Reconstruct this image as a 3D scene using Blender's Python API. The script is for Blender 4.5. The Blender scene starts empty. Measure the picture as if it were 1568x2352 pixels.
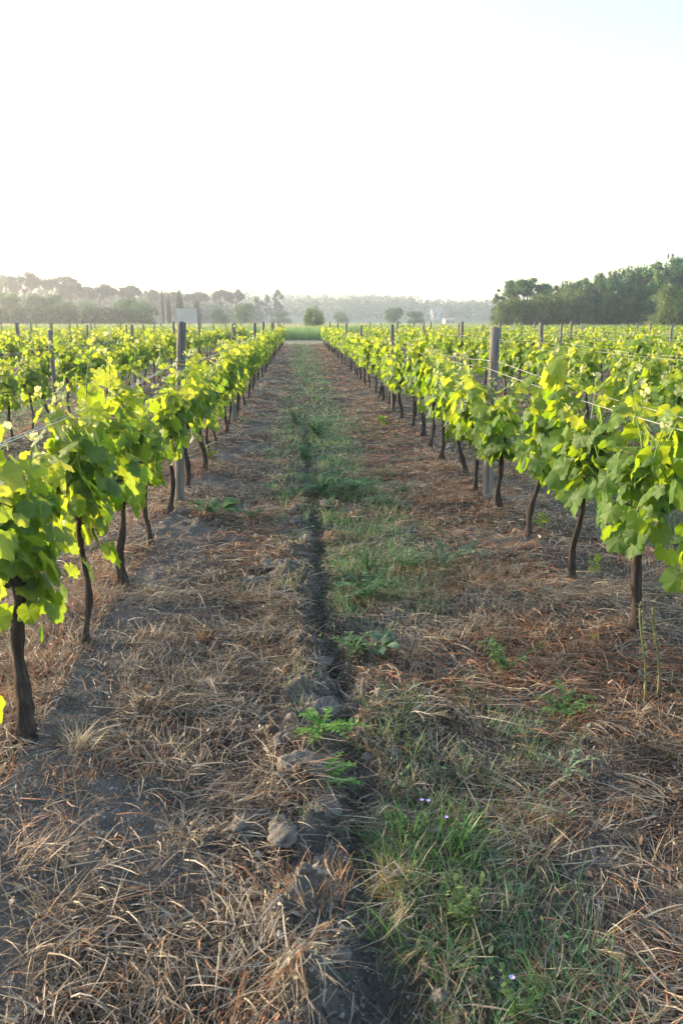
import bpy, math, random
import numpy as np
from math import radians as R, sin, cos, tan, pi

sc = bpy.context.scene
COL = sc.collection

# ------------------------------------------------------------------ camera, sky, sun, exposure
CAM_H = 1.44
PITCH, YAW = R(13.02), R(2.9)
cd = bpy.data.cameras.new("camera")
cd.sensor_fit = 'VERTICAL'; cd.sensor_height = 22.2; cd.sensor_width = 14.8; cd.lens = 18.0
cd.clip_start = 0.05; cd.clip_end = 6000
cd.dof.use_dof = True; cd.dof.focus_distance = 4.2; cd.dof.aperture_fstop = 7.0
cam = bpy.data.objects.new("camera", cd); COL.objects.link(cam)
cam.location = (0, 0, CAM_H); cam.rotation_euler = (R(90) - PITCH, 0, -YAW)
sc.camera = cam

SUN_EL, SUN_AZ = R(10.6), R(-61.0)          # azimuth measured from the row direction (+Y), negative = left
w = bpy.data.worlds.new("World"); sc.world = w; w.use_nodes = True
nt = w.node_tree
bg = nt.nodes["Background"]
sky = nt.nodes.new("ShaderNodeTexSky"); sky.sky_type = 'NISHITA'; sky.sun_disc = False
sky.sun_elevation = SUN_EL; sky.sun_rotation = SUN_AZ
sky.air_density = 1.0; sky.dust_density = 1.8; sky.ozone_density = 1.0; sky.altitude = 0
nt.links.new(sky.outputs[0], bg.inputs[0]); bg.inputs[1].default_value = 0.15
sl = bpy.data.lights.new("sun", 'SUN'); sl.energy = 2.7; sl.angle = R(0.6); sl.color = (1.0, 0.80, 0.56)
sun = bpy.data.objects.new("sun", sl); COL.objects.link(sun)
SUNV = np.array([sin(SUN_AZ) * cos(SUN_EL), cos(SUN_AZ) * cos(SUN_EL), sin(SUN_EL)])
from mathutils import Vector
sun.rotation_euler = Vector((-SUNV[0], -SUNV[1], -SUNV[2])).to_track_quat('-Z', 'Y').to_euler()
sun.location = (-40, 20, 30)
sc.view_settings.view_transform = 'Standard'; sc.view_settings.look = 'None'
sc.view_settings.exposure = 2.08; sc.view_settings.gamma = 1.0
cy = sc.cycles
cy.max_bounces = 8; cy.diffuse_bounces = 3; cy.glossy_bounces = 2; cy.transmission_bounces = 5; cy.volume_bounces = 2
cy.transparent_max_bounces = 4; cy.use_denoising = True; cy.sample_clamp_indirect = 8.0
cy.caustics_reflective = False; cy.caustics_refractive = False

# ------------------------------------------------------------------ pixel helper (photo scaled to 1568 x 2352)
FPX = 18.0 / 22.2 * 2352
def ray(px, py):
    u, v = (px - 784) / FPX, (1176 - py) / FPX
    d = np.array([u, cos(PITCH) + v * sin(PITCH), v * cos(PITCH) - sin(PITCH)])
    return np.array([d[0] * cos(YAW) + d[1] * sin(YAW), -d[0] * sin(YAW) + d[1] * cos(YAW), d[2]])
def at(px, py, z=0.0):
    d = ray(px, py); t = (z - CAM_H) / d[2]
    return d[0] * t, d[1] * t
def far(px, py, D):
    d = ray(px, py); t = D / d[1]
    return d[0] * t, D, CAM_H + d[2] * t

# ------------------------------------------------------------------ noise on numpy arrays
def _hash(ix, iy, s):
    h = (ix * 374761393 + iy * 668265263 + s * 2147483647 * 31) & 0xFFFFFFFF
    h = ((h ^ (h >> 13)) * 1274126177) & 0xFFFFFFFF
    return ((h ^ (h >> 16)) & 0xFFFF) / 65535.0
def vnoise(x, y, s=0):
    x = np.asarray(x, float); y = np.asarray(y, float)
    ix = np.floor(x).astype(np.int64); iy = np.floor(y).astype(np.int64)
    fx = x - ix; fy = y - iy
    fx = fx * fx * (3 - 2 * fx); fy = fy * fy * (3 - 2 * fy)
    a = _hash(ix, iy, s); b = _hash(ix + 1, iy, s); c = _hash(ix, iy + 1, s); d = _hash(ix + 1, iy + 1, s)
    return (a * (1 - fx) + b * fx) * (1 - fy) + (c * (1 - fx) + d * fx) * fy
def fbm(x, y, s=0, o=3):
    t, a, n = 0, 1.0, 0
    for k in range(o):
        t = t + a * vnoise(np.asarray(x) * 2 ** k + 17.3 * k, np.asarray(y) * 2 ** k - 9.1 * k, s + k); n += a; a *= .5
    return t / n
def sstep(a, b, x):
    t = np.clip((np.asarray(x, float) - a) / (b - a), 0, 1); return t * t * (3 - 2 * t)

# ------------------------------------------------------------------ layout
MND = .055
XL = at(417, 1155, MND)[0]; XR = at(1122, 1155, MND)[0]
SP = XR - XL
ROWS = {}
for k in range(1, 8): ROWS[-k] = XL - (k - 1) * SP
for k in range(1, 11): ROWS[k] = XR + (k - 1) * SP
ROW_END = 51.0
STEP = 0.885
rut_px = [(838, 2352), (850, 2200), (830, 2050), (805, 1880), (790, 1760), (770, 1620), (748, 1480), (742, 1350), (722, 1300), (718, 1180), (703, 1040), (700, 960), (697, 900)]
rut = np.array(sorted([at(*p)[::-1] for p in rut_px]))
def rut_x(y):
    return np.interp(y, rut[:, 0], rut[:, 1]) + .035 * (vnoise(np.asarray(y) * 2.3, 0 * np.asarray(y), 5) - .5)
def row_dist(x):
    return np.abs((np.asarray(x) - XL + SP / 2) % SP - SP / 2)
def gh(x, y):
    x = np.asarray(x, float); y = np.asarray(y, float)
    near = 1 - sstep(20, 60, y)
    z = .05 * (fbm(x * .7, y * .7, 1) - .5) + .055 * (fbm(x * 4, y * 4, 2) - .5) * near + .045 * np.maximum(0, fbm(x * 10, y * 10, 6, 3) - .5) * near + .036 * (fbm(x * 17, y * 17, 3, 2) - .5) * near
    z = z + near * .06 * np.exp(-(row_dist(x) / .38) ** 2)
    d = x - rut_x(y)
    act = (1 - sstep(10, 15, y)) * sstep(-1, .5, y); d = d + .03 * (vnoise(x * 14, y * 14, 15) - .5) + .05 * (vnoise(0 * x, y * 6, 16) - .5)
    dep = .35 + 1.1 * vnoise(y * 2.2, 0 * y, 9)
    z = z - act * .10 * dep * np.exp(-(d / (.032 + .02 * vnoise(y * 3.1, 0 * y, 19) + .06 * sstep(1.75, 1.45, y))) ** 2)
    cl = np.maximum(0, fbm(x * 9, y * 9, 12, 3) - .42)
    z = z + act * .20 * cl * np.exp(-((d + .14) / .15) ** 2) + act * .10 * cl * np.exp(-((d - .12) / .08) ** 2)
    # low hills far away
    hill = 9.0 * sstep(380, 600, y) * (.75 + .5 * vnoise(x / 90., y / 200., 21)) * (1 - .35 * sstep(60, 260, x))
    hill = hill + 4.0 * sstep(200, 330, y) * sstep(-15, -60, x) * (1 - sstep(330, 420, y))
    return z + hill
def gz(x, y): return float(gh(np.array([x]), np.array([y]))[0])

# ------------------------------------------------------------------ materials
def new_mat(name):
    m = bpy.data.materials.new(name); m.use_nodes = True
    n = m.node_tree; n.nodes.clear()
    out = n.nodes.new("ShaderNodeOutputMaterial")
    return m, n, out
def N(n, t, **k):
    x = n.nodes.new(t)
    for a, b in k.items(): setattr(x, a, b)
    return x
def ramp(n, fac, stops):
    r = N(n, "ShaderNodeValToRGB")
    while len(r.color_ramp.elements) < len(stops): r.color_ramp.elements.new(.5)
    for e, (p, c) in zip(r.color_ramp.elements, stops): e.position = p; e.color = (*c, 1)
    n.links.new(fac, r.inputs[0]); return r.outputs[0]
def mixc(n, fac, a, b, mode='MIX'):
    m = N(n, "ShaderNodeMix", data_type='RGBA', blend_type=mode)
    if isinstance(fac, (int, float)): m.inputs[0].default_value = fac
    else: n.links.new(fac, m.inputs[0])
    for i, c in ((6, a), (7, b)):
        if isinstance(c, tuple): m.inputs[i].default_value = (*c, 1)
        else: n.links.new(c, m.inputs[i])
    return m.outputs[2]
def math_(n, op, a, b=None):
    m = N(n, "ShaderNodeMath", operation=op)
    for i, v in enumerate((a, b)):
        if v is None: continue
        if isinstance(v, (int, float)): m.inputs[i].default_value = v
        else: n.links.new(v, m.inputs[i])
    return m.outputs[0]
def noise(n, scale, detail=4, rough=.55, coord=None, dims='3D'):
    t = N(n, "ShaderNodeTexNoise", noise_dimensions=dims); t.inputs['Scale'].default_value = scale
    t.inputs['Detail'].default_value = detail; t.inputs['Roughness'].default_value = rough
    if coord is not None: n.links.new(coord, t.inputs['Vector'])
    return t
def bump(n, h, strength, dist=.01):
    b = N(n, "ShaderNodeBump"); b.inputs['Strength'].default_value = strength; b.inputs['Distance'].default_value = dist
    n.links.new(h, b.inputs['Height']); return b.outputs[0]
def bsdf(n, col, rough=.8, nrm=None, spec=.3):
    p = N(n, "ShaderNodeBsdfPrincipled")
    if isinstance(col, tuple): p.inputs['Base Color'].default_value = (*col, 1)
    else: n.links.new(col, p.inputs['Base Color'])
    if isinstance(rough, (int, float)): p.inputs['Roughness'].default_value = rough
    else: n.links.new(rough, p.inputs['Roughness'])
    p.inputs['Specular IOR Level'].default_value = spec
    if nrm is not None: n.links.new(nrm, p.inputs['Normal'])
    return p.outputs[0]
def attr(n, name, out='Color'):
    a = N(n, "ShaderNodeAttribute"); a.attribute_name = name; return a.outputs[out]

def m_ground():
    m, n, out = new_mat("soil")
    tc = N(n, "ShaderNodeTexCoord").outputs['Object']
    msk = attr(n, 'gmask'); sp = N(n, "ShaderNodeSeparateColor"); n.links.new(msk, sp.inputs[0])
    n1 = noise(n, 2.5, 6, .6, tc); n2 = noise(n, 30, 5, .65, tc); n3 = noise(n, 130, 3, .6, tc)
    soil = ramp(n, n1.outputs[0], [(.3, (.135, .118, .105)), (.55, (.20, .178, .162)), (.75, (.26, .235, .215))])
    soil = mixc(n, .5, soil, ramp(n, n2.outputs[0], [(.3, (.07, .06, .053)), (.6, (.215, .19, .172)), (.8, (.31, .28, .255))]))
    vor = N(n, "ShaderNodeTexVoronoi"); vor.inputs['Scale'].default_value = 60; n.links.new(tc, vor.inputs['Vector'])
    peb = ramp(n, vor.outputs['Distance'], [(.0, (1, 1, 1)), (.12, (1, 1, 1)), (.2, (0, 0, 0))])
    pick = N(n, "ShaderNodeSeparateColor"); n.links.new(vor.outputs['Color'], pick.inputs[0])
    pebm = math_(n, 'MULTIPLY', peb, math_(n, 'GREATER_THAN', pick.outputs[0], .86))
    soil = mixc(n, pebm, soil, (.38, .35, .32))
    nd = noise(n, 14, 6, .7, tc)
    dry = ramp(n, nd.outputs[0], [(.3, (.03, .022, .016)), (.5, (.075, .052, .036)), (.66, (.15, .11, .075)), (.78, (.26, .20, .14))])  # dark ground under the straw; blackest tones paint in the shade of its gaps
    ng = noise(n, 8, 6, .7, tc)
    grn = ramp(n, ng.outputs[0], [(.3, (.035, .05, .025)), (.5, (.09, .15, .06)), (.72, (.16, .22, .10))])
    pale = ramp(n, nd.outputs[0], [(.3, (.26, .22, .15)), (.7, (.40, .35, .25))])
    c = mixc(n, sp.outputs[0], soil, dry); c = mixc(n, sp.outputs[1], c, grn); c = mixc(n, sp.outputs[2], c, pale)
    hh = math_(n, 'ADD', n2.outputs[0], math_(n, 'MULTIPLY', n3.outputs[0], .5))
    n.links.new(bsdf(n, c, .95, bump(n, hh, 1.0, .035), .12), out.inputs[0]); return m
def m_ribbon(name, trans, rough=.6, spec=.3, tint=1.15):
    m, n, out = new_mat(name)
    c = attr(n, 'col')
    b = bsdf(n, c, rough, None, spec)
    t = N(n, "ShaderNodeBsdfTranslucent")
    n.links.new(mixc(n, 1.0, c, (tint, tint, tint * .8), 'MULTIPLY'), t.inputs[0])
    ms = N(n, "ShaderNodeMixShader"); ms.inputs[0].default_value = trans
    n.links.new(b, ms.inputs[1]); n.links.new(t.outputs[0], ms.inputs[2]); n.links.new(ms.outputs[0], out.inputs[0]); return m
def m_leaf():
    m, n, out = new_mat("vine_leaf")
    a = N(n, "ShaderNodeSeparateColor"); n.links.new(attr(n, 'col'), a.inputs[0])
    age, rnd, fuzz = a.outputs[0], a.outputs[1], a.outputs[2]
    uv = N(n, "ShaderNodeSeparateXYZ"); n.links.new(attr(n, 'luv', 'Vector'), uv.inputs[0])
    ax = math_(n, 'ABSOLUTE', uv.outputs[0]); dist = None
    for deg in (0, 50, 103):
        s, c = sin(R(deg)), cos(R(deg))
        d = math_(n, 'ABSOLUTE', math_(n, 'SUBTRACT', math_(n, 'MULTIPLY', ax, c), math_(n, 'MULTIPLY', uv.outputs[1], s)))
        dist = d if dist is None else math_(n, 'MINIMUM', dist, d)
    vein = ramp(n, dist, [(0, (1, 1, 1)), (.016, (.8, .8, .8)), (.05, (0, 0, 0))])
    mott = noise(n, 26, 3, .6, N(n, "ShaderNodeTexCoord").outputs['Object'])
    mature = ramp(n, rnd, [(0, (.018, .070, .018)), (.5, (.034, .105, .018)), (1, (.070, .165, .025))])
    young = ramp(n, rnd, [(0, (.17, .30, .050)), (1, (.28, .38, .075))])
    c = mixc(n, age, mature, young)
    c = mixc(n, math_(n, 'MULTIPLY', mott.outputs[0], .35), c, mixc(n, .5, c, (.16, .25, .06)))
    c = mixc(n, math_(n, 'MULTIPLY', vein, .6), c, (.26, .36, .12))
    c = mixc(n, fuzz, c, (.55, .57, .47))
    geo = N(n, "ShaderNodeNewGeometry")
    under = mixc(n, .30, c, (.15, .22, .09))
    cc = mixc(n, geo.outputs['Backfacing'], c, under)
    tm = ramp(n, rnd, [(0, (.13, .31, .008)), (1, (.42, .53, .018))])
    ty = ramp(n, rnd, [(0, (.64, .67, .04)), (1, (.82, .75, .09))])
    tcx = mixc(n, age, tm, ty)
    tcx = mixc(n, math_(n, 'MULTIPLY', vein, .4), tcx, (.16, .24, .02))
    tcx = mixc(n, fuzz, tcx, (.55, .55, .38))
    b = bsdf(n, cc, .5, bump(n, mott.outputs[0], .35, .006), .18)
    t = N(n, "ShaderNodeBsdfTranslucent"); n.links.new(tcx, t.inputs[0])
    ms = N(n, "ShaderNodeMixShader"); ms.inputs[0].default_value = .52
    n.links.new(b, ms.inputs[1]); n.links.new(t.outputs[0], ms.inputs[2]); n.links.new(ms.outputs[0], out.inputs[0]); return m
def m_bark(name, c0, c1, c2, sc_=(60, 60, 7)):
    m, n, out = new_mat(name)
    tc = N(n, "ShaderNodeTexCoord").outputs['Object']
    mp = N(n, "ShaderNodeMapping"); mp.inputs['Scale'].default_value = sc_; n.links.new(tc, mp.inputs[0])
    a = noise(n, 1.0, 6, .65, mp.outputs[0]); b = noise(n, 9, 3, .5, tc)
    c = ramp(n, a.outputs[0], [(.3, c0), (.5, c1), (.72, c2)])
    c = mixc(n, math_(n, 'MULTIPLY', b.outputs[0], .5), c, mixc(n, .6, c, c2))
    n.links.new(bsdf(n, c, .9, bump(n, a.outputs[0], 1.0, .012), .15), out.inputs[0]); return m
def m_plain(name, c0, c1, scale=8, rough=.8, spec=.2, bs=.4, bd=.01, metal=0):
    m, n, out = new_mat(name)
    tc = N(n, "ShaderNodeTexCoord").outputs['Object']
    a = noise(n, scale, 6, .6, tc)
    p = bsdf(n, ramp(n, a.outputs[0], [(.3, c0), (.7, c1)]), rough, bump(n, a.outputs[0], bs, bd), spec)
    if metal: p.node.inputs['Metallic'].default_value = metal
    n.links.new(p, out.inputs[0]); return m

M = dict(
    ground=m_ground(), straw=m_ribbon("dry_straw", .25, .55, .35), grass=m_ribbon("green_blade", .42, .5, .35),
    leaf=m_leaf(), weed=m_ribbon("weed_leaf", .35, .6, .25), tree=m_ribbon("tree_leaf", .42, .6, .15, 1.35),
    bark=m_bark("vine_bark", (.012, .009, .008), (.04, .029, .025), (.105, .082, .072)),
    post=m_bark("post_wood", (.055, .049, .046), (.15, .138, .13), (.26, .245, .235), (70, 70, 3)),
    trunk=m_bark("tree_bark", (.03, .024, .02), (.07, .055, .045), (.12, .10, .085), (8, 8, 1.5)),
    shoot=m_plain("green_shoot", (.13, .24, .04), (.22, .32, .08), 30, .5, .4),
    wire=m_plain("wire_steel", (.32, .31, .30), (.55, .53, .50), 80, .38, .5, .1, .001, .7),
    tendril=m_plain("dead_tendril", (.03, .022, .018), (.08, .05, .035), 40),
    clod=m_plain("soil_clod", (.11, .096, .085), (.235, .207, .187), 26, .95, .1, 1.0, .02),
    stone=m_plain("field_stone", (.20, .19, .185), (.36, .34, .33), 25, .85, .2, .6, .006),
    slab=m_plain("pale_stone", (.30, .31, .34), (.46, .46, .48), 18, .8, .2, .6, .006),
    petal=m_plain("petal", (.36, .26, .62), (.52, .40, .74), 60, .6),
    render=m_plain("shed_render", (.30, .285, .28), (.40, .385, .38), 1.5, .9, .1),
    white=m_plain("house_render", (.36, .34, .33), (.46, .44, .42), .6, .9, .1),
    tile=m_plain("roof_tile", (.26, .20, .18), (.36, .29, .26), 2, .85, .1),
    dark=m_plain("window_dark", (.03, .035, .04), (.06, .065, .07), 2, .3, .5),
)

# ------------------------------------------------------------------ mesh building
class MB:
    """collects vertices, faces and two vertex attributes, then links ONE mesh object"""
    def __init__(s): s.V = []; s.F = []; s.C = []; s.U = []; s.n = 0
    def add(s, V, F, col=(1, 1, 1), uv=None):
        V = np.asarray(V, float).reshape(-1, 3); k = len(V)
        F = F if isinstance(F, list) and len(F) and isinstance(F[0], np.ndarray) and F[0].ndim == 2 else [np.asarray(F, int)]
        for f in F:
            if len(f): s.F.append(f + s.n)
        c = np.asarray(col, float)
        s.C.append(np.broadcast_to(c, (k, 3)) if c.ndim == 1 else c)
        s.U.append(np.zeros((k, 3)) if uv is None else uv)
        s.V.append(V); s.n += k; return s
    def mesh(s, name, mat, smooth=True):
        me = bpy.data.meshes.new(name)
        V = np.concatenate(s.V); me.vertices.add(len(V)); me.vertices.foreach_set('co', V.astype(np.float32).ravel())
        loops = np.concatenate([f.ravel() for f in s.F]).astype(np.int32)
        tot = np.concatenate([np.full(len(f), f.shape[1]) for f in s.F]).astype(np.int32)
        st = np.concatenate([[0], np.cumsum(tot)[:-1]]).astype(np.int32)
        me.loops.add(len(loops)); me.loops.foreach_set('vertex_index', loops)
        me.polygons.add(len(tot)); me.polygons.foreach_set('loop_start', st); me.polygons.foreach_set('loop_total', tot)
        me.polygons.foreach_set('use_smooth', np.full(len(tot), smooth, bool))
        a = me.attributes.new('col', 'FLOAT_COLOR', 'POINT')
        a.data.foreach_set('color', np.concatenate([np.concatenate(s.C), np.ones((len(V), 1))], 1).astype(np.float32).ravel())
        U = np.concatenate(s.U)
        if np.any(U):
            b = me.attributes.new('luv', 'FLOAT_VECTOR', 'POINT'); b.data.foreach_set('vector', U.astype(np.float32).ravel())
        me.update(); me.validate(); me.materials.append(mat); return me
    def build(s, name, mat, parent=None, smooth=True):
        return link(name, s.mesh(name, mat, smooth), parent)
def link(name, data, parent=None):
    o = bpy.data.objects.new(name, data); COL.objects.link(o)
    if parent is not None: o.parent = parent
    return o
def tag(o, label=None, cat=None, group=None, kind=None):
    if label: o['label'] = label
    if cat: o['category'] = cat
    if group: o['group'] = group
    if kind: o['kind'] = kind
    return o
def thing(name, label, cat, loc=(0, 0, 0), rz=0, group=None):
    o = link(name, None); o.location = loc; o.rotation_euler = (0, 0, rz); return tag(o, label, cat, group)
def copy_tree(o, parent=None):
    c = o.copy(); COL.objects.link(c)
    if parent is not None: c.parent = parent
    for ch in list(o.children): copy_tree(ch, c)
    return c

def tube(pts, rad, sides=8, bumpy=0.0, rng=None, cap=True):
    P = np.asarray(pts, float); n = len(P); rad = np.broadcast_to(np.asarray(rad, float), (n,))
    T = np.gradient(P, axis=0); T /= np.linalg.norm(T, axis=1)[:, None] + 1e-9
    ref = np.array([0.31, .95, .05]) if abs(T[:, 2]).mean() > .6 else np.array([0, 0, 1.0])
    A = np.cross(T, ref); A /= np.linalg.norm(A, axis=1)[:, None] + 1e-9
    B = np.cross(T, A)
    th = np.linspace(0, 2 * pi, sides, endpoint=False)
    rr = np.ones((n, sides))
    if bumpy and rng is not None:
        ph = rng.uniform(0, 6.28)
        rr += bumpy * (np.sin(3 * th[None] + ph + np.arange(n)[:, None] * .35) * .5 + rng.normal(0, .6, (n, sides)))
    V = P[:, None] + (A[:, None] * np.cos(th)[None, :, None] + B[:, None] * np.sin(th)[None, :, None]) * (rad[:, None] * rr)[..., None]
    V = V.reshape(-1, 3)
    i = np.arange(n - 1)[:, None] * sides; j = np.arange(sides)[None]; j2 = (j + 1) % sides
    F = np.stack([i + j, i + j2, i + sides + j2, i + sides + j], -1).reshape(-1, 4)
    Fs = [F]
    if cap:
        V = np.concatenate([V, P[:1], P[-1:]]); c0, c1 = n * sides, n * sides + 1
        jj = np.arange(sides); e = (n - 1) * sides
        Fs.append(np.concatenate([np.stack([(jj + 1) % sides, jj, np.full(sides, c0)], 1),
                                  np.stack([e + jj, e + (jj + 1) % sides, np.full(sides, c1)], 1)]))
    return V, Fs
def ribbons(mb, P, az, tilt, L, W, bend, col, segs=3, roll=None, taper=2.0, curl=0.0):
    """many blades at once: curved tapering strips rooted at P"""
    n = len(P)
    if n == 0: return
    az = np.broadcast_to(np.asarray(az, float), (n,)); tilt = np.broadcast_to(np.asarray(tilt, float), (n,)); L = np.broadcast_to(np.asarray(L, float), (n,))
    W = np.broadcast_to(np.asarray(W, float), (n,)); bend = np.broadcast_to(np.asarray(bend, float), (n,))
    roll = np.zeros(n) if roll is None else roll
    pos = np.array(P, float); pts = [pos.copy()]
    for k in range(segs):
        t = tilt - bend * (k + .5) / segs; a = az + curl * (k + .5) / segs
        pos = pos + np.stack([np.cos(a) * np.cos(t), np.sin(a) * np.cos(t), np.sin(t)], 1) * (L / segs)[:, None]; pts.append(pos.copy())
    pts = np.stack(pts, 1)
    wd = np.stack([-np.sin(az) * np.cos(roll), np.cos(az) * np.cos(roll), np.sin(roll)], 1)
    tt = np.linspace(0, 1, segs + 1)
    if taper == 'leaf': prof = np.sin(np.clip(tt * .93 + .07, 0, 1) * pi) ** .8 + .03
    else: prof = 1 - .88 * tt ** taper
    off = wd[:, None] * (W[:, None] * prof[None] * .5)[..., None]
    V = np.stack([pts - off, pts + off], 2).reshape(-1, 3)
    base = np.arange(n)[:, None] * (2 * (segs + 1)); k = np.arange(segs)[None] * 2
    F = np.stack([base + k, base + k + 1, base + k + 3, base + k + 2], -1).reshape(-1, 4)
    c = np.repeat(np.broadcast_to(np.asarray(col, float), (n, 3)), 2 * (segs + 1), 0)
    mb.add(V, F, c)
def box(x0, x1, y0, y1, z0, z1):
    V = np.array([(x, y, z) for z in (z0, z1) for y in (y0, y1) for x in (x0, x1)], float)
    F = np.array([(0, 2, 3, 1), (4, 5, 7, 6), (0, 1, 5, 4), (2, 6, 7, 3), (0, 4, 6, 2), (1, 3, 7, 5)])
    return V, F

# ------------------------------------------------------------------ ground: one sheet out to the horizon
def graded(breaks):
    out = [breaks[0][0]]
    for (a, s0), (b, s1) in zip(breaks[:-1], breaks[1:]):
        x = a
        while x < b - 1e-6:
            f = (x - a) / (b - a); st = s0 * (s1 / s0) ** f; x = min(b, x + st); out.append(x)
    return np.array(out)
gx = graded([(-850, 60), (-120, 12), (-25, .8), (-4, .08), (-1.6, .02), (2.6, .02), (5, .08), (30, .8), (150, 12), (850, 60)])
gy = graded([(-50, 10), (-3, .3), (1.0, .018), (5, .02), (14, .08), (60, .8), (150, 8), (700, 14), (1450, 60)])
X, Y = np.meshgrid(gx, gy)
def alley(x, y):
    """position across an alley: 0 at its left row, 1 at its right row"""
    return ((np.asarray(x) - XL) / SP) % 1.0
def green_mask(x, y):
    x = np.asarray(x, float); y = np.asarray(y, float)
    c = rut_x(np.minimum(y, 11)) + .33 - .18 * sstep(5, 9, y); wdt = .36 - .11 * sstep(3.0, 2.2, y) + .1 * sstep(5, 12, y)
    g = np.exp(-((x - c) / wdt) ** 2)
    side = (np.floor((x - XL) / SP) != 0)
    g = np.where(side, .75 * np.exp(-((alley(x, y) - .5) / .2) ** 2), g)
    return g
def straw_mask(x, y):
    x = np.asarray(x, float); y = np.asarray(y, float)
    nz = fbm(x * 2.2, y * 2.2, 31, 3)
    a = alley(x, y)
    main = np.floor((x - XL) / SP) == 0
    s = np.where(main, sstep(.08, .22, a + (nz - .5) * .25), .75 + .25 * sstep(.3, .5, nz)) * (1 - .25 * sstep(.93, 1.0, a)) 
    s = np.maximum(s, .45 * sstep(.42, .6, fbm(x * 3.7, y * 3.7, 151, 3)) * (.45 + .55 * sstep(4, 5, y)))
    s = np.maximum(s, .75 * sstep(4.2, 6.5, y) * sstep(.3, .5, nz + .1))
    s = s * (.35 + .65 * sstep(.34, .52, nz + .12 * sstep(.4, .8, a)))
    s = s * (1 - .85 * np.exp(-((x - rut_x(y) + .02) / (.03 + .045 * vnoise(y * 2.7, 0 * y, 23) + .035 * sstep(2.8, 2.1, y) + .05 * sstep(1.75, 1.45, y))) ** 2) * (y < 13))
    d = x - rut_x(y)
    s = s * (1 - .9 * np.exp(-((d + .13) / .14) ** 2) * sstep(.45, .58, fbm(x * 3.1, y * 3.1, 131, 2)) * (y < 13))
    return s
gm = np.zeros(X.shape + (3,))
field = sstep(51, 54, Y)
gm[..., 0] = straw_mask(X, Y) * .8 * (1 - field)
gm[..., 1] = np.clip(green_mask(X, Y) * sstep(.38, .60, fbm(X * 2.3, Y * 2.3, 41, 3) + .04 + .13 * sstep(3, 7, Y)) * (1 - field) * .6 + sstep(60, 64, Y) + .45 * sstep(53, 57, Y), 0, 1)
gm[..., 2] = field * (1 - sstep(60, 63, Y)) * .35
Z = gh(X, Y)
ny, nx = X.shape
ii = (np.arange(ny - 1)[:, None] * nx + np.arange(nx - 1)[None])
Fg = np.stack([ii, ii + 1, ii + nx + 1, ii + nx], -1).reshape(-1, 4)
g = MB(); g.add(np.stack([X, Y, Z], -1).reshape(-1, 3), Fg, gm.reshape(-1, 3))
go = g.build("ground", M['ground']); tag(go, kind='structure')
ga = go.data.attributes['col']; ga.name = 'gmask'

# ------------------------------------------------------------------ grapevines
HALF = [(0, 1.0), (7, .90), (13, .93), (19, .84), (26, .83), (32, .74), (38, .81), (45, .88), (52, .94), (59, .86), (66, .86), (73, .78), (80, .72),
        (88, .76), (96, .78), (104, .82), (113, .74), (123, .74), (134, .68), (146, .68), (158, .58), (170, .34)]
def leaf_template(rng, hi):
    if hi == 2: half = HALF
    elif hi == 1: half = [HALF[i] for i in (0, 4, 5, 8, 12, 15, 18, 21)]
    else: half = [HALF[i] for i in (0, 5, 8, 15, 20)]
    th = [a for a, r in half] + [-a for a, r in half[:0:-1]]; rr = [r for a, r in half] + [r for a, r in half[:0:-1]]
    th = np.radians(np.array(th, float)); rr = np.array(rr) * (1 + rng.normal(0, .035, len(th)))
    n = len(th); out = np.stack([np.sin(th) * rr * 1.02, np.cos(th) * rr], 1)
    if hi == 2:
        P = np.concatenate([[[0, 0]], out * .52, out]); i = np.arange(n); j = (i + 1) % n
        keep = i != (len(half) - 1)
        F = [np.stack([0 * i, 1 + i, 1 + j], 1)[keep], np.stack([1 + i, 1 + n + i, 1 + n + j, 1 + j], 1)[keep]]
    else:
        P = np.concatenate([[[0, 0]], out]); i = np.arange(n); j = (i + 1) % n
        keep = i != (len(half) - 1)
        F = [np.stack([0 * i, 1 + i, 1 + j], 1)[keep]]
    x, y = P[:, 0], P[:, 1]; r = np.hypot(x, y); t = np.arctan2(x, y)
    z = -rng.uniform(-.10, .42) * x * x - rng.uniform(-.05, .55) * y * np.abs(y) + .034 * r * np.cos(t * 360 / 51.) * (np.abs(t) < 2.3)
    z = z + .05 * np.sin(x * 5 + rng.uniform(0, 6)) * r + .05 * np.sin(y * 6 + rng.uniform(0, 6)) * r + rng.uniform(-.12, .12) * np.abs(x)
    return np.stack([x, y, z], 1), F
def nrm(v): return v / (np.linalg.norm(v, axis=-1, keepdims=True) + 1e-9)
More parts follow.
